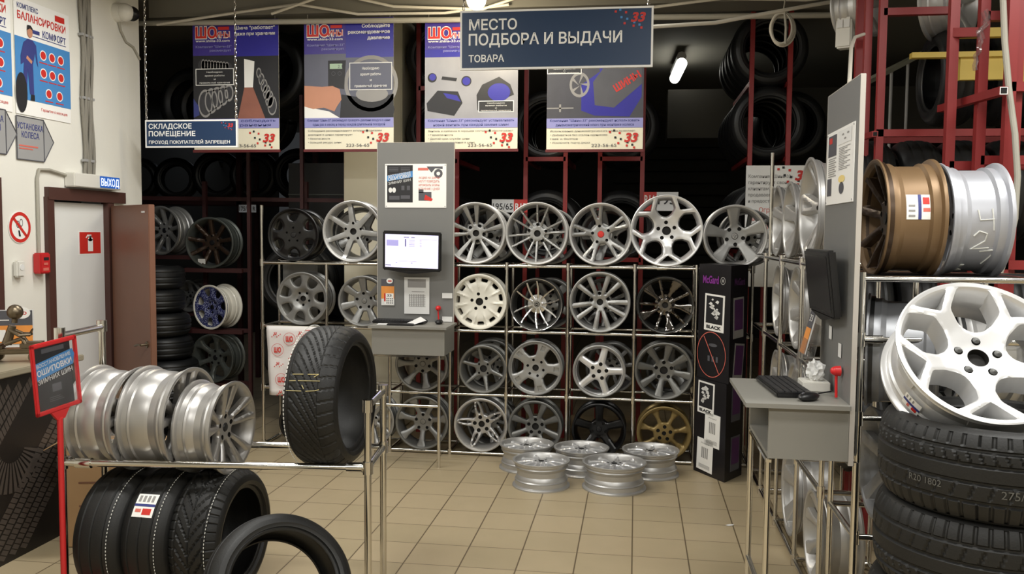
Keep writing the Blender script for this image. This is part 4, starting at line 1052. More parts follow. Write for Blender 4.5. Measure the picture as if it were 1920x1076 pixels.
def monitor(loc, rot, w, h, label, lit, dd=1.0):
    o = empty('monitor', loc, rot, label, 'monitor')
    mb = MB().box((0, 0, 0), (w, .035, h), bev=.008); mb.prism([(-w*.46, -h/2+.004), (w*.46, -h/2+.004), (w*.05, -h/2-.022), (-w*.05, -h/2-.022)], .03, Matrix.Translation((0, -.0165, 0))); mb.build('bezel', blackpl, o)
    MB().box((0, .017+.018*dd, 0), (w*.6, .036*dd, h*.6), bev=.008).build('back', blackpl, o)
    MB().box((0, .017+.048*dd, -.0), (.1, .03*dd, .1)).build('bracket', blackpl, o)
    sw, sh = w*.455, h*.42
    MB().rect(-sw, -sh, sw, sh, -.0185).build('screen', screenglow if lit else mat('screen_off', (24, 25, 28), .25), o, 0)
    if lit:
        mb = MB().rect(-sw*.95, .3*sh, -sw*.5, .66*sh, -.019); 
        for k in range(5): mb.rect(-sw*.1, (.3+.09*k)*sh, sw*.12, (.33+.09*k)*sh, -.019); mb.rect(sw*.3, (.3+.09*k)*sh, sw*.38, (.33+.09*k)*sh, -.019)
        mb.rect(-sw*.5, -.62*sh, sw*.2, -.6*sh, -.019); mb.rect(sw*.3, sh*.72, sw*.95, sh*.74, -.019); mb.build('screen_text', screentxt, o, 0)
        mb = MB().rect(-sw*.25, .28*sh, -sw*.21, .74*sh, -.0195); mb.rect(-sw*.3, .82*sh, -sw*.1, .86*sh, -.019); mb.rect(-sw*.02, .82*sh, sw*.12, .86*sh, -.019); mb.rect(-sw*.99, -.9*sh, -sw*.78, -.86*sh, -.019); mb.rect(-.02*sw, -.72*sh, .04*sw, -.69*sh, -.019); mb.rect(-.6*sw, -.72*sh, -.54*sw, -.69*sh, -.019); mb.build('screen_marks', screendk, o, 0)
    return o
c = at_y(771, 471, 6.4)
monitor((c.x, 6.43, c.z), (R_(4), R_(1.5), 0), .455, .3, 'lit monitor with a lilac screen on the left grey panel', True)
q = at_x(1536, 528, .7)
monitor((.768, 3.75, at_x(1536, 528, .76).z), (R_(7), R_(0), -PI/2), .47, .27, 'dark monitor on the right grey panel seen from the side', False, .45)

def calendar(loc, rz, label, s=1.0):
    o = empty('calendar', loc, (0, 0, rz), label, 'calendar'); w, h = .085*s, .17*s
    child(o, 'backing', MB().box((w/2, .004, h/2), (w, .008, h)), paper)
    child(o, 'dark_header', MB().rect(0, h*.72, w, h, -.001), inkdim)
    child(o, 'orange_field', MB().rect(0, h*.25, w, h*.72, -.001), orange)
    mb = MB().disc(w*.65, h*.92, w*.25, -.0015, 20, h*.1); mb.rect(w*.24, h*.02, w*.95, h*.45, -.002); child(o, 'white_pad', mb, white)
    mb = MB().rect(w*.52, h*.89, w*.8, h*.94, -.0025); mb.rect(w*.22, h*.15, w*.34, h*.45, -.0025); child(o, 'red_marks', mb, red)
    mb = MB().text('33', w*.62, h*.33, h*.09, w*.36, y=-.0025, align='C', bold=.03)
    for a in range(4):
        for b in range(3): mb.rect(w*(.4+.14*a), h*(.07+.08*b), w*(.49+.14*a), h*(.11+.08*b), -.0025)
    child(o, 'dark_marks', mb, inkdim)
    return o
c = at_y(715, 572, 6.535); calendar((c.x, 6.535, c.z), 0, 'small orange calendar on the left grey panel below the lit monitor', 1.22)
def paper_sheet(loc, rz, w, h, label, rows=True):
    o = empty('paper_sheet', loc, (0, 0, rz), label, 'paper')
    child(o, 'sheet', MB().box((w/2, .001, h/2), (w, .002, h)), paper)
    if rows:
        mb = MB().rect(w*.14, h*.72, w*.86, h*.95, -.001)
        for k in range(9): mb.rect(w*(.2+.07*k), h*.2, w*(.235+.07*k), h*.54, -.001)
        for k in range(7): mb.rect(w*.18, h*(.2+.05*k), w*.85, h*(.21+.05*k), -.0012)
        mb.rect(w*.3, h*.6, w*.8, h*.615, -.001); child(o, 'printed_table', mb, inkgrey)
    return o
c = at_y(758, 588, 6.535); paper_sheet((c.x, 6.535, c.z), 0, .2, .285, 'white sheet with printed tables on the left grey panel')
for (u, v, s) in ((829, 559, 'small white card on the left grey panel beside the white wheel'), (829, 603, 'small white card at the foot of the left grey panel')):
    c = at_y(u, v, 6.535); paper_sheet((c.x, 6.535, c.z), 0, .08, .04, s, False)
for (u, v, s) in ((1554, 634, 'small white card on the right grey panel, nearer the dark monitor'), (1571, 668, 'small white card on the right grey panel, above the red holder')):
    c = at_x(u, v, .815); paper_sheet((.815, c.y, c.z), -PI/2, .045, .055, s, False)

def red_holder(loc, rz, label):
    o = empty('red_holder', loc, (0, 0, rz), label, 'holder')
    MB().cyl((0, 0, .105), (0, -.022, .105), .021, .019, 18).ball((0, -.022, .105), .017, 8).build('head', redshine, o)
    MB().tube([(.0, -.015, .09), (.003, -.015, .05), (.006, -.014, .0)], .0055).build('strap', redshine, o)
    return o
c = at_y(818, 606, 6.5); red_holder((c.x+.01, 6.53, 1.06), 0, 'red round holder with a strap on the left desk')
c = at_x(1567, 712, .8); red_holder((.812, c.y-.02, 1.11), -PI/2, 'red round holder with a strap on the right panel')
def keyboard(loc, rz, w, label):
    o = empty('keyboard', loc, (0, 0, rz), label, 'keyboard')
    MB().box((0, 0, .011), (w, .15, .02), bev=.005).build('base', blackpl, o)
    mb = MB()
    for r in range(5):
        for k in range(18): mb.box((-w*.46+k*w*.92/17, -.055+r*.026, .023), (w*.042, .02, .007))
    mb.build('keys', mat('keycaps', (44, 44, 46), .5), o, 0)
    return o
keyboard((-1.78, 6.42, 1.056), 0, .4, 'black keyboard on the left grey desk')
keyboard((.625, 3.74, 1.105), -PI/2+R_(4), .4, 'black keyboard on the right grey desk')
def mouse(loc, rz, label):
    o = empty('mouse', loc, (0, 0, rz), label, 'mouse')
    MB().ball((0, 0, .016), .03, 10, (1, 1.75, .62)).build('body', blackpl, o)
    MB().ball((0, -.03, .03), .006, 6, (.6, 1.6, 1)).build('wheel', inkdim, o)
    MB().tube([(0, .05, .012), (-.03, .1, .006), (-.06, .13, .006), (-.05, .2, .01)], .003, 6).build('cord', blackpl, o)
mouse((-1.47, 6.4, 1.056), 0, 'black mouse on the left grey desk')
mouse((.68, 3.5, 1.105), R_(-50), 'black mouse on the right grey desk')
for (x, y, rz, s) in ((-1.84, 6.28, .1, 'white paper lying before the left keyboard'), (-1.63, 6.33, .7, 'white paper bent up at the right end of the left keyboard')):
    o = empty('paper_sheet', (x, y, 1.058), (0, 0, rz), s, 'paper')
    if rz < .5: MB().box((0, 0, .001), (.15, .09, .002)).build('sheet', paper, o, 0)
    else: MB().add([(-.06, -.05, .001), (.06, -.05, .03), (.06, .05, .05), (-.06, .05, .004)], [(0, 1, 2, 3)]).add([(-.06, -.05, 0), (.06, -.05, .029), (.06, .05, .049), (-.06, .05, .003)], [(3, 2, 1, 0)]).build('sheet', paper, o, 0)
o = empty('pad', (-1.73, 6.26, 1.056), (0, 0, .05), 'black pad lying before the left keyboard', 'pad'); MB().box((0, 0, .006), (.2, .08, .012), bev=.003).build('body', blackpl, o)
# right desk: box, crumpled paper, leaflet stand
o = empty('white_box', (.75, 3.76, 1.105), (0, 0, .0), 'flat white box on the right grey desk', 'box'); MB().box((0, 0, .02), (.11, .12, .04), bev=.003).build('body', whiteplastic, o)
random.seed(3)
bm = bmesh.new(); bmesh.ops.create_icosphere(bm, subdivisions=3, radius=.035)
for v in bm.verts: v.co *= .7+.6*random.random(); v.co.z *= 1.25
me = bpy.data.meshes.new('crumpled_paper'); bm.to_mesh(me); bm.free(); me.materials.append(paper)
o = bpy.data.objects.new('crumpled_paper', me); COL.objects.link(o); o.location = (.755, 3.755, 1.185); tag(o, 'crumpled white paper on the flat white box', 'paper')
o = empty('leaflet_stand', (.76, 3.93, 1.105), (0, 0, -PI/2), 'clear plastic leaflet stand on the right grey desk', 'stand')
for s, nm in ((0, 'front_wall'), (1, 'back_wall')): MB().box((0, -.04+.05*s, .1+.03*s), (.14, .003, .2+.06*s), (R_(-12), 0, 0)).build(nm, clearpl, o, 0)
MB().box((0, -.03, .003), (.15, .12, .004)).build('base', clearpl, o, 0)
o = empty('calendar', (.735, 3.99, 1.25), (R_(-14), R_(0), -PI/2), 'orange calendar standing in the clear leaflet stand', 'calendar')
child(o, 'backing', MB().box((.05, .004, .08), (.1, .006, .19)), paper); child(o, 'dark_header', MB().rect(0, .1, .1, .175, -.001), inkdim); child(o, 'orange_field', MB().rect(0, -.015, .1, .1, -.001), orange); child(o, 'white_marks', MB().text('33', .05, .13, .03, .06, y=-.002, align='C'), white)

# ------------------------------------------------------------------ carton tower
def carton(z0, h, off, label, graphics):
    fl = Vector((.451+off, 6.49, z0)); fc = Vector((.646+off*1.0, 6.184, z0)); frr = Vector((.79+off, 6.415, z0)); bk = fl+frr-fc
    o = empty('carton', fc, (0, 0, 0), label, 'carton')
    P = [p-fc for p in (fl, fc, frr, bk)]
    mb = MB().add([tuple(p) for p in P]+[(p.x, p.y, h) for p in P], [(0, 1, 5, 4), (1, 2, 6, 5), (2, 3, 7, 6), (3, 0, 4, 7), (4, 5, 6, 7), (3, 2, 1, 0)]); mb.build('body', blackbox, o, 0)
    for side, (a, b) in enumerate(((P[0], P[1]), (P[1], P[2]))):
        dvec = b-a; L = dvec.length; ang = math.atan2(dvec.y, dvec.x)
        M = Matrix.Translation((a.x, a.y, 0)) @ Matrix.Rotation(ang, 4, 'Z')
        graphics(o, side, L, h, M)
    return o
def on(M, mb): 
    mb.v = [tuple(M @ Vector(p)) for p in mb.v]; return mb
def card(o, M, x, z, w, h, kind, tilt=0, frame=white):
    T = M @ Matrix.Translation((x, -.002, z)) @ Matrix.Rotation(tilt, 4, 'Y')
    on(T, MB().box((w/2, 0, h/2), (w, .002, h))).build('picture_card', frame, o, 0)
    if kind in ('dark', 'plum'):
        on(T, MB().rect(w*.08, h*.2, w*.92, h*.95, -.002)).build('card_picture', ink if kind == 'dark' else purpcard, o, 0)
        if kind == 'dark':
            random.seed(int(h*1000)); mb = MB()
            for k in range(22):
                a, b = random.uniform(.28, .72), random.uniform(.35, .86); q = random.uniform(.04, .12)
                mb.flat([(w*(a-q), h*b), (w*(a+q*.4), h*(b-q*.4)), (w*(a+q), h*(b+q*.3)), (w*(a), h*(b+q*.6))], -.003)
            on(T, mb).build('card_figure', paper, o, 0)
            on(T, MB().text('BLACK', w/2, h*.06, h*.09, w*.74, y=-.003, align='C', bold=.04)).build('card_lettering', ink, o, 0)
    else:
        mb = MB().text('McGard', w/2, h*.84, h*.05, w*.5, y=-.002, align='C')
        for k in range(4): mb.rect(w*(.3+.11*k), h*.4, w*(.37+.11*k), h*.74, -.002)
        for k in range(5): mb.rect(w*.15, h*(.08+.025*k), w*.85, h*(.09+.025*k), -.002)
        on(T, mb).build('card_print', inkgrey, o, 0)
def gr_up(o, side, L, h, M):
    if side == 0:
        on(M, MB().text('McGard', L*.14, h-.135, .055, L*.5, y=-.003, bold=.03)).build('magenta_lettering', purptxt, o, 0)
        mb = MB().ring(L*.77, h-.112, .022, .028, -.003, 20); mb.disc(L*.77, h-.112, .012, -.003); on(M, mb).build('round_emblem', inkgrey, o, 0)
        card(o, M, L*.2, h-.475, .225, .265, 'dark', .03)
        mb = MB().ring(L*.45, h-.65, .16, .166, -.003, 40, 1); mb.flat([(L*.2, h-.525), (L*.215, h-.52), (L*.71, h-.775), (L*.695, h-.78)], -.0032); on(M, mb).build('red_prohibition_ring', redpale, o, 0)
        mb = MB()
        for k in range(3): mb.rect(L*(.34+.13*k), h-.7, L*(.41+.13*k), h-.66, -.003)
        mb.disc(L*.5, h-.58, .05, -.003, 16, .012); on(M, mb).build('grey_marks', inkdim, o, 0)
    else:
        on(M, MB().text('McGard', L*.2, h-.14, .05, L*.6, y=-.003, bold=.03)).build('magenta_lettering', purpcard, o, 0)
        card(o, M, L*.2, h-.52, .16, .29, 'plum', -.03, inkgrey); card(o, M, L*.2, h-.83, .15, .28, 'plum', .12, inkgrey)
def gr_lo(o, side, L, h, M):
    if side == 0:
        card(o, M, L*.1, h-.25, .19, .235, 'dark', .03); card(o, M, L*.34, h-.475, .175, .24, 'print', .03); card(o, M, L*.1, .03, .185, .235, 'print', .04)
    else:
        for z in (.06, .42): card(o, M, L*.3, z, .14, .25, 'plum', .02, inkdim)
carton(0, .70, 0, 'lower black carton of the tower left of the right terminal', gr_lo)
carton(.702, .835, .012, 'upper black carton with magenta lettering topping the tower', gr_up)
# cloth with red emblems hanging on the rack's left end
c0 = at_y(500, 610, 6.58)
o = empty('hanging_cloth', (-2.93, 6.585, .99), (0, 0, 0), 'white cloth with red emblems hanging from the left end of the long rack', 'cloth')
mb = MB(); nx, nz = 16, 14
vs = []; fs = []
for k in range(nz+1):
    for i in range(nx+1):
        x = i/nx*.47+.02*k/nz*(1-i/nx); z = -.56*k/nz; y = -.006-.012*math.sin(i*1.1)*(k/nz)-.004*math.sin(k*.9)
        vs.append((x, y, z))
fs = [(k*(nx+1)+i, (k+1)*(nx+1)+i, (k+1)*(nx+1)+i+1, k*(nx+1)+i+1) for k in range(nz) for i in range(nx)]
s = MB().add(vs, fs).build('fabric', cloth, o, 60)
md = s.modifiers.new('thickness', 'SOLIDIFY'); md.thickness = .004
mb = MB()
for x, z in ((.2, -.1), (.1, -.19), (.13, -.43), (.3, -.3), (.36, -.14)):
    mb.ring(x, z, .048, .051, -.026, 28); mb.text('ШО', x, z-.02, .04, .06, y=-.026, align='C', bold=.05)
for x, z in ((.08, -.07), (.29, -.06), (.22, -.24), (.1, -.31), (.12, -.54), (.38, -.42), (.27, -.5)):
    mb.text('33', x-.015, z, .022, y=-.026, bold=.03, shear=.2)
    for k in range(6): mb.rect(x+.014*k-.03, z-.02+.011*(k % 3), x+.014*k-.022, z-.012+.011*(k % 3), -.026)
mb.rect(.33, -.03, .45, -.024, -.026); mb.build('red_emblems', red, o, 0)

# ------------------------------------------------------------------ counter at the left and what stands on it
o = empty('counter', (-3.595, 3.3, 0), (0, 0, 0), 'counter wrapped in a tyre photograph at the left picture edge', 'counter')
MB().box((0, 0, 1.0), (.79, 2.7, .035), bev=.005).build('worktop', mat('counter_top', (150, 142, 122), .4), o)
MB().box((-.01, 0, .49), (.74, 2.64, .98)).build('printed_front', mat('print_dark', (26, 23, 22), .5, 0, .3, 5), o, 0)
prn = mat('print_tread', (78, 71, 66), .5, 0, .35, 9)
def tread_strip(y0, z0, ang, L, ribs, rw, slope):
    mb = MB(); c, sn = math.cos(R_(ang)), math.sin(R_(ang))
    for r in range(ribs):
        q = r*(rw+.011); n = int(L/.03)
        for k in range(n):
            pts = [(k*.03+.003, q), (k*.03+.028, q), (k*.03+.028+slope*rw, q+rw), (k*.03+.003+slope*rw, q+rw)]
            P = [(y0+a*c-b*sn, z0+a*sn+b*c) for a, b in pts]
            if all(-1.3 < y < 1.3 and .01 < z < .965 for y, z in P): mb.add([(.3612, y, z) for y, z in P], [(0, 1, 2, 3)])
    return mb
for args in ((.42, .34, 47, 1.0, 5, .046, .4), (.78, -.06, 47, 1.1, 5, .046, -.3), (-.1, .3, 46, 1.2, 5, .046, .2), (-.8, .2, 44, .9, 5, .046, .3)): tread_strip(*args).build('printed_tread', prn, o, 0)
mb = MB()
for k in range(16):
    a = R_(200+k*9)
    P = [(.78+r*math.cos(a+d), .62+r*math.sin(a+d)) for r, d in ((.1, -.05), (.26, -.0), (.26, .1), (.1, .04))]
    mb.add([(.3616, y, z) for y, z in P], [(0, 1, 2, 3)])
mb.build('printed_blocks', prn, o, 0)
q = at_z(-24, 662, 1.018)
o = empty('display_box', (q.x, q.y, 1.0185+.06), (0, 0, R_(22)), 'orange and black card box standing on the left counter', 'box')
MB().box((.14, .02, .09), (.21, .03, .2)).build('body', paper, o, 0)
MB().rect(.035, .1, .245, .19, .004).build('dark_header', inkdim, o, 0); MB().rect(.035, -.01, .245, .1, .004).build('orange_field', orange, o, 0)
mb = MB().disc(.19, .175, .045, .003, 20, .035); mb.rect(.05, .005, .1, .075, .003); mb.build('white_marks', white, o, 0)
mb = MB().text('ШО', .19, .165, .016, .05, y=.002, align='C', bold=.04); mb.build('red_lettering', red, o, 0)
mb = MB().text('11', .045, .155, .02, y=.003, bold=.03); mb.rect(.045, .13, .12, .135, .003); mb.build('white_lettering', white, o, 0)
MB().box((.14, .05, -.035), (.12, .08, .05)).build('foot', paper, o, 0)
# ------------------------------------------------------------------ wheels on the long rack
YF = 6.6
def rack_wheel(key, u, v, rpx, shelf, fm, bm_, label, group, cap=None, Wd=.19, capm=None, fine=.045, yf=YF):
    p = at_y(u, v, yf); dep = (p-Vector((0, 0, EYE))).dot(CF)
    R = rpx*dep/FPX
    z = SZ[shelf]+.0125+R
    return wheel(key, R, Wd, (p.x, yf, z), FACING['front'], fm, bm_, label, group, cap, fine, 80, capm)
G1, G2, G3, G4 = 'wheels on the top shelf of the long rack', 'wheels on the second shelf of the long rack', 'wheels on the third shelf of the long rack', 'wheels on the bottom shelf of the long rack'
rack_wheel('six_window_disc', 549, 437, 50, 3, blackgloss, blackgloss, 'black wheel with rounded windows, leftmost on the top shelf', G1, 'dark', .23)
rack_wheel('seven_blade', 660, 434, 58, 3, silver2, silver, 'silver seven-spoke wheel on the top shelf left of the grey panel', G1)
rack_wheel('twin_five', 890, 436, 58, 3, silver2, silver, 'silver wheel with wide paired spokes on the top shelf right of the grey panel', G1)
rack_wheel('twelve_thin', 1005.8, 437.6, 59, 3, silver2, silver, 'silver wheel with twelve thin spokes on the top shelf', G1)
rack_wheel('five_forked', 1126, 441, 59, 3, silver2, silver, 'silver wheel with five forked spokes and a red centre on the top shelf', G1, 'plain', capm=red)
rack_wheel('five_y_star', 1250, 434.6, 67.5, 3, bright, bright, 'large pale star wheel with Y spokes on the top shelf', G1)
rack_wheel('five_broad', 1379, 447, 59, 3, silver2, silver, 'grey five-spoke wheel with round badge above the black cartons', G1, 'vw', capm=greysilver)
rack_wheel('seven_d_hole', 565.5, 557, 50, 2, greysilver, greysilver, 'grey disc wheel with seven D-shaped holes on the second shelf', G2, Wd=.2)
rack_wheel('seven_broad', 679.6, 562.6, 48, 2, greysilver, greysilver, 'grey seven-spoke wheel with a slanted badge beside the small calendar', G2, 'h', capm=greysilver)
rack_wheel('eleven_slot', 897.7, 564, 52.3, 2, whitepaint, whitepaint, 'white wheel with small slots round the edge on the second shelf', G2)
rack_wheel('ten_curved', 1005, 572.5, 49.5, 2, machined, darkbarrel, 'dark wheel with thin bright curved spokes on the second shelf', G2, 'bolt')
rack_wheel('five_vee', 1124.5, 569, 57, 2, silver2, silver2, 'silver wheel with five V spokes on the second shelf', G2)
rack_wheel('ten_mixed', 1247.5, 573.6, 54, 2, darkchrome, darkbarrel, 'dark chrome wheel with narrow and flared spokes on the second shelf', G2)
rack_wheel('seven_flared_turned', 789.8, 680.5, 50.5, 1, greysilver, greysilver, 'grey seven-spoke wheel half hidden under the left grey desk', G3, cap='plain', capm=greysilver)
rack_wheel('six_straight', 904.6, 689.6, 45.5, 1, dimsilver, dimsilver, 'small grey six-spoke wheel on the third shelf', G3)
rack_wheel('five_block', 1003.7, 687.7, 51.5, 1, silver2, greysilver, 'grey wheel with five block spokes and six bolt holes on the third shelf', G3)
rack_wheel('five_thick', 1123.2, 694.7, 49.5, 1, bright, silver2, 'pale wheel with five thick straight spokes on the third shelf', G3)
rack_wheel('eight_broad', 1244.9, 694.7, 54, 1, dimsilver, dimsilver, 'grey eight-spoke wheel beside the black cartons on the third shelf', G3)
rack_wheel('seven_flared', 790.3, 797.6, 50.5, 0, greysilver, dimsilver, 'grey seven-spoke wheel on the bottom shelf below the left desk', G4, cap='plain', capm=greysilver)
rack_wheel('five_slotted', 900.9, 800.6, 51, 0, silver, silver, 'silver wheel with five slotted spokes on the bottom shelf', G4)
rack_wheel('eight_broad_turned', 1002.5, 804.4, 51, 0, dimsilver, dimsilver, 'grey eight-spoke wheel on the bottom shelf behind the floor wheels', G4)
rack_wheel('five_plain', 1122.5, 811.6, 51, 0, blackgloss, blackgloss, 'black five-spoke wheel on the bottom shelf behind the floor wheels', G4, 'dark')
rack_wheel('seven_round', 1245, 815, 51, 0, gold, gold, 'gold wheel on the bottom shelf left of the black cartons', G4)
rack_wheel('five_plain', 561, 790, 40, 0, blackgloss, blackgloss, 'small black wheel on the bottom shelf behind the upright tyre', G4, 'dark')
rack_wheel('nine_thin', 690, 797, 50, 0, silver2, silver2, 'grey wheel on the bottom shelf glimpsed through the left foreground rack', G4)
# second row, backs of the wheels behind
G5 = 'wheels in the back row of the long rack'
for i, (u, sh, lab) in enumerate(((925, 3, 'back-row wheel seen through the paired-spoke wheel by the grey panel'), (1035, 3, 'back-row wheel seen through the twelve-spoke wheel'), (1140, 3, 'back-row wheel seen through the forked wheel with red centre'),
                                   (1395, 3, 'back-row wheel seen through the badge wheel above the cartons'), (1035, 2, 'back-row wheel seen through the dark curved-spoke wheel'), (1136, 2, 'back-row wheel seen through the silver V-spoke wheel'),
                                   (690, 3, 'back-row wheel seen through the seven-spoke wheel left of the panel'), (1150, 1, 'back-row wheel seen through the pale thick-spoke wheel'), (930, 1, 'back-row wheel seen through the small six-spoke wheel'), (930, 0, 'back-row wheel seen through the slotted wheel'), (1262, 1, 'back-row wheel seen beside the eight-spoke wheel by the cartons'))):
    p = at_y(u, 500, 7.0); R = .2+.02*(sh == 3)
    wheel('nine_thin' if i % 2 else 'five_plain', R, .16, (p.x, 6.80, SZ[sh]+.0125+R), (PI/2, i*.5, 0), silver2, greysilver, lab, G5, fine=.07, n=56)

# ------------------------------------------------------------------ five wheels lying on the floor
GF = 'bright wheels lying face up on the floor'
for (u, v, rpx, lab, rz) in ((1152, 864, 60, 'face-up wheel on the floor, nearest of the five', .1), (1015, 860, 54, 'face-up wheel on the floor, front left of the five', .5), (988, 829, 51, 'face-up wheel on the floor, leftmost at the back of the five', .3),
                             (1090.5, 837, 52, 'face-up wheel on the floor, middle one at the back of the five', .55), (1220, 841, 53.5, 'face-up wheel on the floor before the gold wheel', .7)):
    p = at_z(u, v, .185); dep = (p-Vector((0, 0, EYE))).dot(CF); R = rpx*dep/FPX
    if v < 835: p.y -= .02
    wheel('ten_arched', R, .185, (p.x, p.y, .185), (0, 0, rz), floorsilver, silver, lab, GF)

# ------------------------------------------------------------------ right rack wheels, facing left
GR = 'wheels on the right side rack facing left'
for (y, sh, R, key, lab) in ((5.75, 3, .225, 'five_plain', 'silver wheel on the side rack\'s top shelf beside the tall chrome post'), (5.3, 3, .225, 'five_broad', 'silver wheel on the side rack\'s top shelf, middle of three'), (4.72, 3, .27, 'five_forked', 'large silver wheel on the side rack\'s top shelf nearest the grey panel'),
                            (5.62, 2, .225, 'five_plain', 'silver wheel on the side rack\'s second shelf, farther one'), (5.0, 2, .23, 'seven_broad', 'silver wheel on the side rack\'s second shelf, nearer one'),
                            (5.62, 1, .22, 'seven_flared', 'dim wheel on the side rack\'s third shelf, farther one'), (5.0, 1, .225, 'five_plain', 'dim wheel on the side rack\'s third shelf, nearer one'),
                            (5.05, 0, .25, 'five_broad', 'silver wheel on the side rack\'s bottom shelf under the right desk'), (4.38, 0, .225, 'seven_flared', 'silver wheel on the side rack\'s bottom shelf nearest the tyre stack')):
    wheel(key, R, .2, (.885, y, SR[sh]+.0125+R), FACING['left'], silver, silver, lab, GR, cap='dark')
o = empty('paper_sheet', (1.0, 4.55, .046), (0, 0, .3), 'white slip lying low in the side rack under the right desk', 'paper'); MB().box((0, 0, .001), (.12, .06, .002)).build('sheet', paper, o, 0)
# ------------------------------------------------------------------ right foreground rack rims
GT = 'wide rims on the right foreground rack'
def price_label(parent, R, zloc, ang, w, h, turn=False):
    # a sticker wrapped on the barrel, in the parent's frame (axis z)
    def strip(a0, a1, z0, z1, rr, nm, mt):
        mb = MB(); n = 8; vs = []
        for k in range(n+1):
            a = ang+(a0+(a1-a0)*k/n)/rr*1.0
            for z in (z0, z1): vs.append((rr*math.cos(a), rr*math.sin(a), zloc+z))
        mb.add(vs, [(2*k, 2*k+2, 2*k+3, 2*k+1) for k in range(n)]); return mb.build(nm, mt, parent, 0)
    base = strip(-h/2, h/2, -w/2, w/2, R+.001, 'price_label', white); parent = base
    if turn:
        strip(-.006, .006, -w/2, w/2, R+.0018, 'label_stripe', bluetxt); strip(h*.14, h*.4, -w*.05, w*.38, R+.0018, 'label_emblem', red); strip(h*.16, h*.3, -w*.4, -w*.12, R+.0018, 'label_print', redpale)
        for k in range(4): strip(-h*.42, -h*.14, -w*.4+k*w*.21, -w*.27+k*w*.21, R+.0018, 'label_print', inkgrey)
        return
    strip(-h/2, h/2, -.008, .004, R+.0018, 'label_stripe', bluetxt)
    strip(h*.1, h*.38, -w*.4, -w*.14, R+.0018, 'label_emblem', red)
    for k in range(3): strip(-h*.4+k*h*.2, -h*.32+k*h*.2, w*.16, w*.42, R+.0018, 'label_print', inkgrey)
    strip(-h*.2, -h*.05, -w*.42, -w*.15, R+.0018, 'label_print', redpale)
def wide_barrel(t, R, Wd, m):
    old = [c for c in t.children if c.name.startswith('barrel')][0]
    prof_o = [(R, -.002), (R, -.01), (R-.014, -.014), (R-.02, -.04), (R-.018, -.055), (R-.03, -.075), (R-.03, -Wd+.06), (R-.018, -Wd+.05), (R-.02, -Wd+.02), (R-.003, -Wd+.013), (R, -Wd+.007), (R, -Wd)]
    prof_i = [(R-.006, -Wd), (R-.04, -Wd+.04), (R-.04, -.075), (R-.03, -.055), (R-.028, -.016), (R-.016, -.003), (R-.006, 0)]
    q = MB().lathe(prof_o+prof_i, 96, closed=True).build('barrel', m, None, 30); old.data = q.data; bpy.data.objects.remove(q)
b1 = wheel('nine_thin', .243, .225, (.965, 3.79, 1.582+.243), FACING['left'], mat('bronze_dark', (72, 56, 42), .35, .5), bronze, 'bronze wide rim with a white price label on the right foreground rack', GT, cap='dark')
wide_barrel(b1, .243, .225, bronze); price_label(b1, .213, -.125, .2, .095, .1)
b2 = wheel('nine_thin', .235, .225, (1.215, 3.80, 1.582+.235), FACING['left'], chalksilver, chalksilver, 'silver wide rim with chalk numbers on the right foreground rack', GT, cap='dark')
wide_barrel(b2, .235, .225, chalksilver)
mb = MB()       # chalk digits 4 2 7 3 written one under the other round the barrel
DIG = {'4': [[(-.03, .04), (-.022, 0), (.03, .004)], [(.022, .045), (.03, -.04)]], '2': [[(-.028, .02), (-.01, .04), (.02, .03), (.016, 0), (-.03, -.036), (.035, -.03)]],
       '7': [[(-.03, .03), (.03, .04), (-.005, -.04)]], '3': [[(-.03, .035), (.02, .036), (-.005, .008), (.024, -.015), (-.03, -.036)]]}
for ch, a0, x0 in (('4', .0, .012), ('2', -.4, 0), ('7', -.78, .035), ('3', -1.2, -.05)):
    for st in DIG[ch]:
        dn = []
        for k in range(len(st)-1): dn += [(st[k][0]+(st[k+1][0]-st[k][0])*t/4, st[k][1]+(st[k+1][1]-st[k][1])*t/4) for t in range(4)]
        dn.append(st[-1])
        mb.tube([(.2065*math.cos(a0+y/.207), .2065*math.sin(a0+y/.207), -.115-x-x0) for x, y in dn], .0027, 5)
mb.build('chalk_numbers', chalk, b2, 0)
for x, R, mt, key, lab in ((.965, .235, gunmetal, 'five_plain', 'gunmetal rim on the middle shelf behind the big star wheel'), (1.26, .235, bright, 'five_plain', 'bright rim on the middle shelf glimpsed through the big star wheel')):
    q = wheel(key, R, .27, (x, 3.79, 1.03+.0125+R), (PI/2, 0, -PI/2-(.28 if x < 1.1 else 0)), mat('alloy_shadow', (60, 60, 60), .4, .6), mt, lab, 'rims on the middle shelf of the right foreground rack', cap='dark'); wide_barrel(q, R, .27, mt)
q = wheel('five_plain', .235, .27, (1.0, 3.79, .55+.0125+.235), FACING['left'], gunmetal, gunmetal, 'dark rim low on the right foreground rack beside the tyre stack', 'lower rims of the right foreground rack', cap='dark')

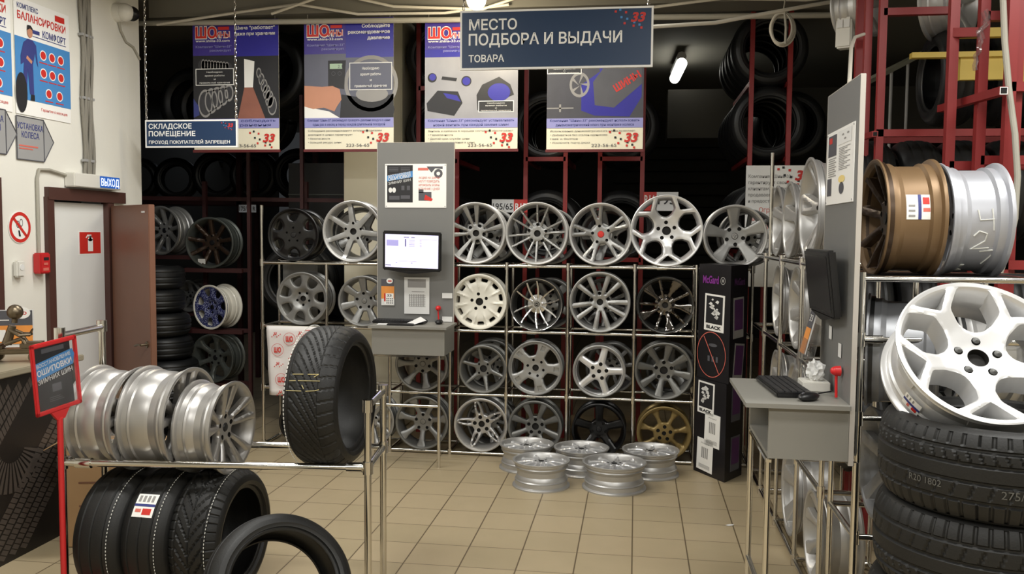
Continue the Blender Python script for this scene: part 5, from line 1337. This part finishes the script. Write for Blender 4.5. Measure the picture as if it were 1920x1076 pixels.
# ------------------------------------------------------------------ tyre stack and the big star wheel
SX, SY = 1.205, 3.12
GS = 'wide tyres in the right foreground stack'
pt = pat_touring(52)
RS, WS = .364, .288
tl = []
for k, lab in enumerate(('wide tyre at the bottom of the right foreground stack', 'wide tyre second from the bottom of the right foreground stack', 'wide tyre second from the top of the right foreground stack', 'wide tyre on top of the right foreground stack under the star wheel')):
    o = tyre('stack', (SX+(.0, -.012, .006, .012)[k], SY+(.0, .0, .0, -.01)[k], WS*(k+.5)+.002), (0, PI if k == 2 else 0, .8*k), lab, GS, RS, .258, WS, pt, 416, 49, rubber2, rubber, crown=.022)
    tl.append(o)
def tyre_writing(o, s, z, a0, h, mt, R=RS, flip=1, step=.75):
    mb = MB()
    vs, fs, cap = text_mesh(s, .0, 0.)
    out = [((R+.0015)*math.cos(a0+flip*p[0]*h/cap/R), (R+.0015)*math.sin(a0+flip*p[0]*h/cap/R), z+flip*p[1]*h/cap) for p in vs]
    mb.add([(x, y, zz) for x, y, zz in out], fs); mb.build('paint_lettering', mt, o, 0)
wr = mat('faded_paint', (92, 91, 87), .8, 0, .3, 40)
a = math.atan2(-SY, -SX)
tyre_writing(tl[3], '275/40R20 H', -.05, a+.06-2.4, .026, wr); tyre_writing(tl[3], 'R20 1802', -.045, a-.72-2.4, .022, wr)
tyre_writing(tl[2], '275/40R20 HP 62', .03, -(a+.5)+PI-1.6, .026, wr, flip=1)
# the wheel leaning in the top tyre
n = Vector((.03, -.77, .64)).normalized()
up = Vector((.0, .2, 1)); up = (up-n*up.dot(n)).normalized(); xx = up.cross(n)
Mx = Matrix((xx, up, n)).transposed()
Mr = Mx @ Matrix.Rotation(R_(-9), 3, 'Z')
p = at_y(1845, 655, 3.05)
bw = wheel('five_y_star', .277, .2, p, Mr.to_euler(), mat('star_white', (214, 214, 214), .34, .4, .02), bright, 'large silver-white star wheel leaning on top of the right tyre stack', None, fine=.03, n=128)
mb = MB()
for k in range(5): 
    x, y = pol(.235*.28, 94+72*k); mb.lathe([(.0001, -.2*.283-.0), (.012, -.2*.283-.002), (.0135, -.2*.283-.02)], 16, Matrix.Translation((x, y, .012)))
mb.build('bolt_seats', darkbarrel, bw, 40)
mb = MB()
for k in range(5): x, y = pol(.24*.283, 58+72*k); mb.cyl((x, y, -.0535), (x, y, -.0515), .0042, n=10)
mb.build('small_holes', ink, bw, 0)
price_label(bw, .262, -.13, R_(222), .06, .07)

# ------------------------------------------------------------------ left foreground rack: rims, tyre; tyres on the floor
GL = 'silver rims lying in the left foreground rack'
def lay(u, y_off, R): 
    q = left_rack_pt(u, .19, 0); return (q.x, q.y, .69+.0165+math.sqrt(max(0, (R+.0)**2-.19**2))+.002)
rot = (PI/2, 0, PI/2-R_(3))
for x, R, Wd, lab in ((.28, .243, .235, 'silver rim at the left end of the left foreground rack'), (.525, .243, .24, 'silver rim in the middle of the left foreground rack'), (.722, .22, .19, 'silver rim with ten paired spokes at the right of the row in the left rack')):
    wheel('paired_ten', R, Wd, lay(x, 0, R), rot, silver3, silver3, lab, GL, cap='dark', fine=.035, n=112)
# upright tyre standing on the rails
def lay_t(x, R): q = left_rack_pt(x, .19, 0); return (q.x, q.y, .69+.0165+math.sqrt(R*R-.19**2)+.003)
TT = tyre('upright', lay_t(1.195, .33), (PI/2, .4, PI/2-R_(1)), 'big worn tyre standing upright on the left foreground rack', None, .33, .238, .25, pat_swoop(38), 420, 53, rubber2, rubber)
mb = MB(); Rm = .3315
th0 = None
def tread_pt(x, th, rr=Rm): return (rr*math.cos(th), rr*math.sin(th), x)
mb2 = MB()
for k in range(110):
    t = 2*PI*k/110
    mb2.tube([tread_pt(-.1, t, .329), tread_pt(-.1, t+.035, .329)], .0022, 5)
mb2.build('white_dashes', chalk, TT, 0)
# front of tread in local angle: the wheel was turned .4 about its own y; solve from world direction
TT_dir = TT.rotation_euler.to_matrix().inverted() @ Vector((-.1, -.93, .33)); t0 = math.atan2(TT_dir.y, TT_dir.x)
for (x0, d0, x1, d1) in ((-.07, -.12, -.02, -.125), (.0, -.125, .05, -.13), (.05, -.13, .03, -.09), (-.08, -.03, -.05, -.035), (-.04, -.035, .06, -.04), (-.02, .02, -.01, .07), (-.09, .1, -.02, .1), (.0, .1, .04, .09), (.04, .09, .06, .075)):
    mb.tube([tread_pt(x0, t0+d0), tread_pt((x0+x1)/2, t0+(d0+d1)/2), tread_pt(x1, t0+d1)], .0016, 5)
mb.build('chalk_marks', chalkgold, TT, 0)
GFt = 'tyres standing on the floor under the left rack'
fl = []
for k, (x, lab) in enumerate(((.215, 'black tyre on the floor under the left rack, leftmost of the standing row'), (.43, 'black tyre on the floor under the left rack with a white price label'), (.655, 'black tyre on the floor under the left rack, right end of the standing row'))):
    q = left_rack_pt(x, .2, 0)
    kk = ('floor_plain', 'floor_plain', 'floor_vee')[k]
    o = tyre(kk, (q.x, q.y, .309+.003), (PI/2, .3*k, PI/2-R_(2)), lab, GFt, .309, .21, .235 if k < 2 else .25, (grooves([-.5, .0, .5], .03, .006), None, pat_vee(30))[0 if k < 2 else 2], 330, 41, rubber2, rubber)
    fl.append(o)
    m3 = MB()
    for j in range(120):
        t = 2*PI*j/120
        m3.tube([tread_pt(.08, t, .3085), tread_pt(.08, t+.026, .3085)], .0018, 5)
    m3.build('white_dashes', chalk, o, 0)
o = fl[1]; dl = o.rotation_euler.to_matrix().inverted() @ Vector((0, -.77, .64)); ang = math.atan2(dl.y, dl.x)
price_label(o, .3095, .0, ang, .1, .11, True)
q = at_z(522, 1106, .30)
n = Vector((.60, -.60, .53)).normalized(); up = Vector((0, 0, 1)); up = (up-n*up.dot(n)).normalized(); xx = up.cross(n)
lt = tyre('leaning', (q.x, q.y, .30), Matrix((xx, up, n)).transposed().to_euler(), 'black tyre leaning on the standing row in the left foreground', GFt, .302, .218, .2, grooves([-.5, 0, .5], .03, .006), 176, 33, rubber2, rubber)
# shipping carton and clear bag behind the left rack
q = at_z(178, 925, .3)
o = empty('cardboard_box', (q.x, q.y+.15, .178), (0, 0, .25), 'brown cardboard box behind the left foreground rack', 'box')
MB().box((0, 0, .1), (.42, .3, .55), bev=.004).build('body', cardboard, o)
mb = MB().rect(-.12, .18, .0, .19, -.152); mb.rect(-.12, .05, .1, .06, -.152); mb.rect(-.12, .02, .06, .03, -.152); mb.build('print', brownwood, o, 0)
for a in (-1, 1): MB().box((a*.24, 0, .40), (.14, .29, .004), (0, a*.5, 0)).build('flap', cardboard, o)
q = left_rack_pt(.07, LD, .86)
o = empty('clear_bag', q, (0, 0, 0), 'crumpled clear plastic bag behind the red sign stand', 'bag')
bm = bmesh.new(); bmesh.ops.create_icosphere(bm, subdivisions=3, radius=.1)
for v in bm.verts: v.co *= .75+.5*random.random(); v.co.z *= 1.5
me = bpy.data.meshes.new('film'); bm.to_mesh(me); bm.free(); me.materials.append(clearpl)
q = bpy.data.objects.new('film', me); COL.objects.link(q); q.parent = o; q.location = (0, 0, .0)
# red sign stand
q = at_y(110, 1000, 3.46)
o = empty('sign_stand', (q.x+.02, q.y, 0), (0, 0, R_(80)), 'red framed sign stand with a tyre studding leaflet at left', 'sign')
MB().cyl((0, 0, .0), (0, 0, .92), .0125, n=14).build('pole', redplastic, o)
MB().cyl((0, 0, 0), (0, 0, .012), .14, n=30).build('base', redplastic, o)
w, h, z0 = .25, .315, .955
T = Matrix.Translation((0, 0, z0)) @ Matrix.Rotation(R_(-5), 4, 'Y') @ Matrix.Translation((0, 0, -z0))
mb = MB(); e = .02
mb.box((-w/2+e/2, 0, z0+h/2), (e, .014, h), bev=.004); mb.box((w/2-e/2, 0, z0+h/2), (e, .014, h), bev=.004); mb.box((0, 0, z0+e/2), (w, .014, e), bev=.004); mb.box((0, 0, z0+h-e/2), (w, .014, e), bev=.004); mb.prism([(-.05, z0), (-.02, z0-.04), (.02, z0-.04), (.05, z0)], .012, Matrix.Translation((0, -.006, 0))); on(T, mb).build('frame', redplastic, o)
on(T, MB().box((-.01, .0, z0+h/2), (w-e*2-.02, .003, h-e*2+.01))).build('leaflet', ink, o, 0)
on(T, MB().flat([(-w/2+e, z0+.155), (w/2-e-.012, z0+.19), (w/2-e, z0+.235), (w/2-e-.012, z0+.26), (-w/2+e, z0+.23)], -.003)).build('blue_ribbon', skyblue, o, 0)
mb = MB().text('ВОССТАНОВЛЕНИЕ', -w/2+e+.004, z0+.208, .016, w-e*2-.024, y=-.004, rot=.14, bold=.01); mb.text('ОШИПОВКИ', -w/2+e+.004, z0+.172, .025, w-e*2-.02, y=-.004, rot=.14, bold=.02); mb.text('ЗИМНИХ ШИН', -w/2+e+.004, z0+.136, .021, w-e*2-.02, y=-.004, rot=.13, bold=.005)
on(T, mb).build('lettering', paper, o, 0)
mb = MB()
for k in range(3): mb.rect(-.05, z0+.05+.008*k, .03-.01*k, z0+.053+.008*k, -.003)
mb.rect(-.03, z0+.09, .02, z0+.125, -.003); mb.rect(-.07, z0+.268, .05, z0+.288, -.003); on(T, mb).build('small_print', inkdim, o, 0)
on(T, MB().box((0, -.009, z0+h/2), (w-e*1.6, .0015, h-e*1.6))).build('clear_cover', mat('clear_film', (230, 232, 232), .12, 0, .02, trans=1, alpha=.12), o, 0)

# metal figurine on the counter: a little car welded from nuts and bulbs with a driver
q = at_z(42, 678, 1.018)
o = empty('metal_figurine', (q.x-.03, q.y, 1.018), (0, 0, R_(205)), 'small figurine of a car and driver welded from metal parts on the left counter', 'figurine')
mb = MB().box((0, 0, .06), (.3, .1, .03), bev=.01); mb.box((-.08, 0, .09), (.12, .09, .04), bev=.01); mb.cyl((-.16, 0, .075), (-.2, 0, .075), .03, .022); mb.box((.1, 0, .085), (.07, .1, .03), bev=.008); mb.build('chassis', brass, o)
for x in (-.1, .11):
    for y in (-.06, .06):
        w_ = MB().cyl((x, y-.014, .032), (x, y+.014, .032), .032, n=18); w_.cyl((x, y-.018, .032), (x, y+.018, .032), .013, n=6); w_.build('wheel', brass, o)
mb = MB().cyl((.05, 0, .1), (.02, 0, .2), .026, .02); mb.ball((.005, 0, .275), .042, 8); mb.cyl((.01, 0, .215), (.005, 0, .25), .015); mb.build('driver', brass, o)
mb = MB(); 
for s in (-1, 1): mb.tube([(.03, s*.025, .18), (-.02, s*.05, .15), (-.07, s*.02, .15)], .009); mb.tube([(.05, s*.02, .1), (-.03, s*.03, .13), (-.06, s*.03, .08)], .011)
mb.build('limbs', brass, o)
mb = MB().lathe([(.022, -.003), (.027, 0), (.022, .003), (.017, 0)], 16, Matrix.Translation((-.07, 0, .16)) @ Matrix.Rotation(PI/2-.4, 4, 'Y'), closed=True); mb.build('steering_wheel', brass, o)

# ------------------------------------------------------------------ red steel racks of the store room
def red_rack(label, bars, m=redsteeld, s=.036):
    o = empty('steel_rack', bars[0][0], (0, 0, 0), label, 'rack'); org = Vector(bars[0][0])
    for a, b in bars:
        a, b = Vector(a)-org, Vector(b)-org; d = b-a; L = d.length
        rot = d.to_track_quat('Z', 'Y').to_matrix().to_4x4()
        MB().box((a+b)/2, (s, s, L), rot).build('post' if abs(d.z) > L*.9 else 'beam', m, o, 0)
    return o
TYR = [0]
LABS = set()
def store_tyre(loc, rot, label, group, R=.31, key='store', w=.21, rin=.2):
    assert label not in LABS, label
    LABS.add(label)
    return tyre(key, loc, rot, label, group, R, rin, w, grooves([-.5, 0, .5], .05, .006), 64, 17, rubberold, rubberold)
ROWN = ['front', 'second', 'third', 'fourth', 'fifth']
def column(name, x0, x1, Y0, levels, n, group, where, topz=3.55, m=redsteel, cross=True):
    bars = []
    for x in (x0, x1):
        bars.append(((x, Y0, 0), (x, Y0, topz))); bars.append(((x, Y0+n*.24, 0), (x, Y0+n*.24, 2.0)))
        for z in levels: bars.append(((x, Y0, z), (x, Y0+n*.24, z)))
    if cross:
        for z in levels: bars.append(((x0, Y0, z), (x1, Y0, z)))
    red_rack('red steel tyre rack '+where, bars, m)
    half = (x1-x0)/2; R = .31
    for li, z in enumerate(levels):
        zc = z+.02+math.sqrt(R*R-half*half)
        if zc+R > 3.62: continue
        for k in range(n):
            store_tyre(((x0+x1)/2, Y0+.13+k*.24, zc), (PI/2, k*.7, 0), f'{ROWN[k]} dark tyre on {["the low","the middle","the upper","the highest"][li]} level of the rack {where}', group)
column('a', -.938, -.60, 7.34, (1.534, 2.375), 4, 'tyres in the store racks', 'behind the twelve-spoke wheel')
column('b', -.311, .04, 7.34, (1.534, 2.375), 4, 'tyres in the store racks', 'behind the large star wheel')
column('c', .905, 1.205, 7.34, (1.6, 2.375, 2.98), 5, 'tyres in the store racks', 'behind the white notice board', cross=False)
column('f', -1.87, -1.53, 7.34, (1.5, 2.36, 2.98), 4, 'tyres in the store racks', 'right of the plaster pillar')
# left store racks
GLs = 'wheels in the dim left store rack'
wl = []
for (u, v, rpx, key, fm, bm_, lab, Wd, ry) in ((392, 455, 48, 'nine_thin', brownrim, greyrim, 'brown wheel in the dim store rack at left', .2, 0), (393, 576, 42, 'seven_d_hole', blueprint, whitepaint, 'blue patterned wheel with white barrel in the dim store rack', .2, .3), (397, 672, 46, 'six_y', greyrim, greyrim, 'dark grey six-spoke wheel low in the dim store rack', .2, .15), (300, 432, 46, 'nine_thin', silver2, silver2, 'silver wheel half hidden behind the open brown door', .2, .25), (352, 555, 30, 'five_plain', silver2, silver2, 'small dim wheel left behind the blue patterned wheel', .15, .3)):
    yy = 7.3 if rpx > 35 else 7.62
    p = at_y(u, v, yy); R = rpx*(p-Vector((0, 0, EYE))).dot(CF)/FPX
    wheel(key, R, Wd, p, (PI/2, 0, -ry), fm, bm_, lab, GLs, cap='dark', fine=.06, n=56); wl.append((p, R))
bars = [((-3.0, 7.62, 0), (-3.0, 7.62, 2.2)), ((-3.95, 7.55, 0), (-3.95, 7.55, 2.2)), ((-4.9, 7.6, 2.05), (-2.6, 7.6, 2.03))]
for p, R in wl:
    z = p.z-R-.02
    for yy in (p.y+.03, p.y+.15): bars.append(((p.x-.3, yy, z), (p.x+.3, yy, z)))
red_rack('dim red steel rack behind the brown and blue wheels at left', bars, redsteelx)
bars = []
for yy in (9.3, 9.75): bars += [((-6.2, yy, 2.07), (-2.7, yy, 2.05)), ((-4.45, yy, 0), (-4.45, yy, 2.9)), ((-3.55, yy, 0), (-3.55, yy, 2.9))]
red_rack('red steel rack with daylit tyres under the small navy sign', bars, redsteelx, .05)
o = empty('price_card', at_y(378, 490, 7.315), (0, 0, 0), 'small white price card under the brown wheel', 'card'); MB().box((0, 0, 0), (.07, .004, .045)).build('card', paper, o, 0)
def size_plate(u0, v0, u1, v1, y, label, txt, redtxt, dim=False):
    a, b = at_y(u0, v1, y), at_y(u1, v0, y); w, h = b.x-a.x, b.z-a.z
    o = sheet('size_plate', w, h, mat('plate_dim', (190, 198, 210), .6) if dim else paper, a, (0, 0, 0), label, 'plate')
    s = .0
    if redtxt[1] == 'R':
        MB().rect(w*.62, 0, w, h, -.001).build('red_field', red, o, 0); MB().text(redtxt[0], w*.66, h*.22, h*.5, w*.3, y=-.002, bold=.02).build('white_lettering', white, o, 0); MB().text(txt, w*.03, h*.22, h*.5, w*.56, y=-.002, bold=.01).build('dark_lettering', ink, o, 0)
    else:
        MB().rect(0, 0, w*.38, h, -.001).build('red_field', red, o, 0); MB().text(redtxt[0], w*.03, h*.35, h*.5, w*.3, y=-.002, bold=.02).build('white_lettering', white, o, 0); MB().text(txt, w*.42, h*.35, h*.5, w*.5, y=-.002, bold=.01).build('dark_lettering', ink, o, 0)
size_plate(922, 374, 989, 398, 7.31, 'white and red size plate behind the two silver wheels right of the panel', '195/65', ('R15', 'R'))
size_plate(1206, 360, 1272, 395, 7.31, 'white and red size plate behind the large star wheel', '195', ('R16', 'L'))
a, b = at_y(448, 398, 7.6), at_y(480, 384, 7.6)
o = sheet('size_plate', b.x-a.x, b.z-a.z, mat('plate_dim', (190, 198, 210), .6), a, (0, 0, 0), 'dim size plate on the store rack left of the tall rack post', 'plate'); MB().text('175/70 R', .005, .015, .04, b.x-a.x-.01, y=-.002, bold=.02).build('dark_lettering', ink, o, 0)
# flat stack of old tyres behind the door
for k, (u, R) in enumerate(((368, .27), (366, .27), (364, .27), (354, .25), (352, .25), (343, .235), (341, .23))):
    q = at_y(u, 600, 7.1)
    store_tyre((q.x-R-.005*(k % 2), 7.1+.01*((k*17) % 4), .105+k*.205), (0, 0, k), f'flat tyre in the stack behind the open brown door, {["lowest","second from the floor","third from the floor","fourth from the floor","third from the top","second from the top","topmost"][k]}', 'tyres stacked flat behind the door', R, 'flat%d' % k, .2, R*.64)
# tyres standing left of the rack end and in far rows
for k in range(5):
    store_tyre((-3.0+.0*k, 7.35+.23*k, 1.32), (PI/2, k, .0), f'{ROWN[k]} dark tyre standing behind the left end of the long rack, upper row', 'tyres behind the left end of the long rack')
    store_tyre((-2.98, 7.35+.23*k, .66), (PI/2, k, .0), f'{ROWN[k]} dark tyre standing behind the left end of the long rack, lower row', 'tyres behind the left end of the long rack')
for k, (u, R, lab) in enumerate(((330, .25, 'dark tyre with daylight through it below the small navy sign'), (408, .29, 'dark tyre right of the daylit tyre in the store'), (478, .29, 'dark tyre farther right in the dim left store'), (560, .3, 'dark tyre left of the plaster pillar'), (262, .25, 'dark tyre beside the left wall corner'))):
    p = at_y(u, 345, 9.5)
    store_tyre((p.x, 9.52, 2.09+R), (PI/2, 0, (.3, .2, .1, 0, .2)[k]), lab, 'far tyres in the left store', R, 'far%d' % k, .22, R*.62)
# high row of big tyres behind the two left posters
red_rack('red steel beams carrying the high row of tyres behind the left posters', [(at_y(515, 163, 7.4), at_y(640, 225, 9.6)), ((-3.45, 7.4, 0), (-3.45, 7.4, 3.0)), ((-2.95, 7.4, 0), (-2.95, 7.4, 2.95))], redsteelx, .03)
for k in range(6):
    p = at_y(540, 135, 7.55)
    store_tyre((p.x-.14, 7.55+.26*k, p.z), (PI/2, k, 0), f'{["nearest","second","third","fourth","fifth","farthest"][k]} big tyre of the high row between the two left posters', 'high tyre row behind the left posters', .36, 'high', .25, .23)
for k in range(6):
    store_tyre((-4.3+.02*k, 8.1+.27*k, 2.98-.0*k), (PI/2, k, 0), f'{["nearest","second","third","fourth","fifth","farthest"][k]} tyre of the high row above the small navy sign', 'high tyre row at far left', .36, 'high', .25, .23)
    if k < 6: store_tyre((1.42, 8.6+.27*k, 2.78), (PI/2, k, 0), f'{["nearest","second","third","fourth","fifth","farthest"][k]} glossy tyre of the high row right of the store aisle', 'high tyre row right of the aisle', .33, 'high2', .25, .21)
o = empty('dark_rack', (-2.95, 8.2, 0), (0, 0, 0), 'dark tall rack side left of the plaster pillar', 'rack')
MB().box((0, 0, 1.2), (.75, .4, 2.4)).build('dark_sheet', rubberold, o, 0)
mb = MB()
for z in (1.7, 1.82, 2.1): mb.box((0, -.205, z), (.75, .01, .012))
mb.build('ledge', greyrim, o, 0)

# right-hand red racks close by
def rp(u, v, y): return at_y(u, v, y)
bars = []
X_ = lambda u, y: at_y(u, 250, y).x
zb = lambda v, y, u=1780: at_y(u, v, y).z
for u, y in ((1605, 5.6), (1621, 5.3), (1648, 5.2)): bars.append(((X_(u, y), y, 0), (X_(u, y), y, 3.6)))
bars += [((X_(1648, 5.2), 5.2, zb(20, 5.2)), (X_(1785, 5.2), 5.2, zb(20, 5.2))), ((X_(1640, 5.2), 5.2, zb(249, 5.2)), (2.75, 5.2, zb(249, 5.2))), ((X_(1640, 5.6), 5.6, zb(262, 5.6)), (2.9, 5.6, zb(262, 5.6)))]
red_rack('red steel rack right behind the grey panel holding two rows of tyres', bars, redsteel, .04)
bars = []
for u, y in ((1780, 4.7), (1836, 4.6), (1889, 4.45), (1901, 4.5)): bars.append(((X_(u, y), y, 0), (X_(u, y), y, 3.6)))
bars += [((X_(1780, 4.7), 4.7, zb(311, 4.7)), (2.6, 4.7, zb(311, 4.7))), ((X_(1838, 4.6), 4.6, zb(301, 4.6)), (2.6, 4.6, zb(301, 4.6))), ((X_(1840, 4.6), 4.6, zb(33, 4.6)), (2.6, 4.6, zb(33, 4.6))), ((X_(1890, 4.45), 4.45, zb(165, 4.45)), (2.6, 4.45, zb(165, 4.45))), ((X_(1890, 4.45), 4.45, zb(495, 4.45)), (2.6, 4.45, zb(495, 4.45))),
         ((X_(1780, 4.7), 4.7, .55), (2.6, 4.7, .55)), ((X_(1780, 4.7), 4.7, zb(62, 4.7)), (X_(1830, 4.6), 4.6, zb(62, 4.6)))]
red_rack('bright red steel rack nearest the right picture edge', bars, redsteel, .044)
o = empty('steel_tube', (0, 0, 0), (0, 0, 0), 'loose red square tube sticking out towards the room at right', 'tube')
a, b = at_y(1764, 204, 5.0), at_y(1886, 169, 4.15); a.x = b.x = (a.x+b.x)/2; a.z = b.z
a = at_y(1764, 204, 5.05); b = at_y(1882, 170, 4.25)
d = (b-a); rot = d.to_track_quat('Z', 'Y').to_matrix().to_4x4()
MB().box((a+b)/2, (.038, .038, d.length), rot).build('tube', redsteel, o, 0); MB().box(b+d.normalized()*.001, (.034, .034, .002), rot).build('end_rim', paper, o, 0); MB().box(b+d.normalized()*.002, (.026, .026, .002), rot).build('opening', dark, o, 0)
a = at_y(1617, 258, 5.25); b = at_y(1641, 251, 4.9); d = b-a; rot = d.to_track_quat('Z', 'Y').to_matrix().to_4x4()
o = empty('steel_tube', (0, 0, 0), (0, 0, 0), 'short red square tube end beside the right grey panel', 'tube'); MB().box((a+b)/2, (.03, .03, d.length), rot).build('tube', redsteel, o, 0); MB().box(b+d.normalized()*.001, (.02, .02, .002), rot).build('opening', dark, o, 0)
# tyres there: axis along x, treads towards the room
GRr = 'tyres in the red racks at right'
rows = [(2.43, 5.75, [at_y(1777, 180, 5.75).x, at_y(1777, 180, 5.75).x+.3, at_y(1777, 180, 5.75).x+.56, at_y(1777, 180, 5.75).x+.82], 'upper', .3), (1.72, 5.5, [1.36, 1.62, 1.88, 2.14, 2.4, 2.66], 'middle', .3), (1.02, 5.4, [1.34, 1.6, 1.86, 2.12, 2.38], 'lower', .3), (.33, 5.4, [1.34, 1.6, 1.86, 2.12], 'bottom', .3)]
for zb_, y, xs, nm, R in rows:
    for k, x in enumerate(xs):
        store_tyre((x, y, zb_+.3), (PI/2, k*.9, PI/2), f'{["first","second","third","fourth","fifth","sixth"][k]} tyre from the left in the {nm} row of the right red racks', GRr, R, 'redrow', .235, .19)
o = empty('yellow_bracket', at_y(1872, 95, 5.32), (0, 0, 0), 'yellow steel bracket high among the red posts at right', 'bracket')
MB().box((.1, 0, .1), (.62, .05, .05)).box((-.02, 0, -.02), (.9, .05, .03)).prism([(-.2, -.16), (.1, -.16), (.17, -.2), (.26, -.16), (.5, -.16), (.5, .0), (-.2, .0)], .04).build('bracket', lemon, o, 0)
o = empty('steel_angle', (0, 0, 0), (0, 0, 0), 'pale sloping steel angle behind the red posts at right', 'beam')
a, b = at_y(1622, 155, 6.4), at_y(1745, 92, 8.2); d = b-a; rot = d.to_track_quat('Z', 'Y').to_matrix().to_4x4()
MB().box((a+b)/2, (.05, .03, d.length), rot).build('beam', mat('pale_steel', (190, 190, 172), .5), o, 0)
mb = MB()
for t in (.35, .6): q = a+(b-a)*t; mb.cyl(q, q+Vector((0, 0, -.6)), .012)
mb.build('rod', greypaint, o, 0)
for (u, v, y, R, lab) in ((1812, -2, 5.6, .22, 'silver wheel hanging at the top right among the red posts'), (1640, 8, 5.9, .2, 'white wheel edge at the top beside the junction box')):
    p = at_y(u, v, y); wheel('five_plain', R, .2, p, (PI/2, 0, .9), silver, silver, lab, 'wheels hanging high at right', cap='dark', fine=.07, n=56)
o = empty('plastic_wrap', (0, 0, 0), (0, 0, 0), 'shreds of clear plastic wrap taped on a red post at right', 'wrap')
mb = MB(); random.seed(5)
pts = [at_y(1840+random.uniform(-8, 10), 22+k*5, 4.56) for k in range(6)]+[at_y(1838-k*1.2+random.uniform(-4, 4), 60+k*9, 4.55) for k in range(9)]
mb.tube(pts, .012, 6); mb.tube([p_+Vector((.012, 0, .01)) for p_ in pts[:9]], .01, 6); mb.build('film', clearpl, o)
o = empty('dropped_scrap', at_z(1366, 986, .003), (0, 0, .4), 'white scrap lying on the floor tiles before the right terminal', 'scrap'); MB().flat([(0, 0), (.03, .004), (.05, .02), (.02, .03), (-.01, .02)]).build('scrap', paper, o, 0)
o.rotation_euler = (-PI/2, 0, .4)
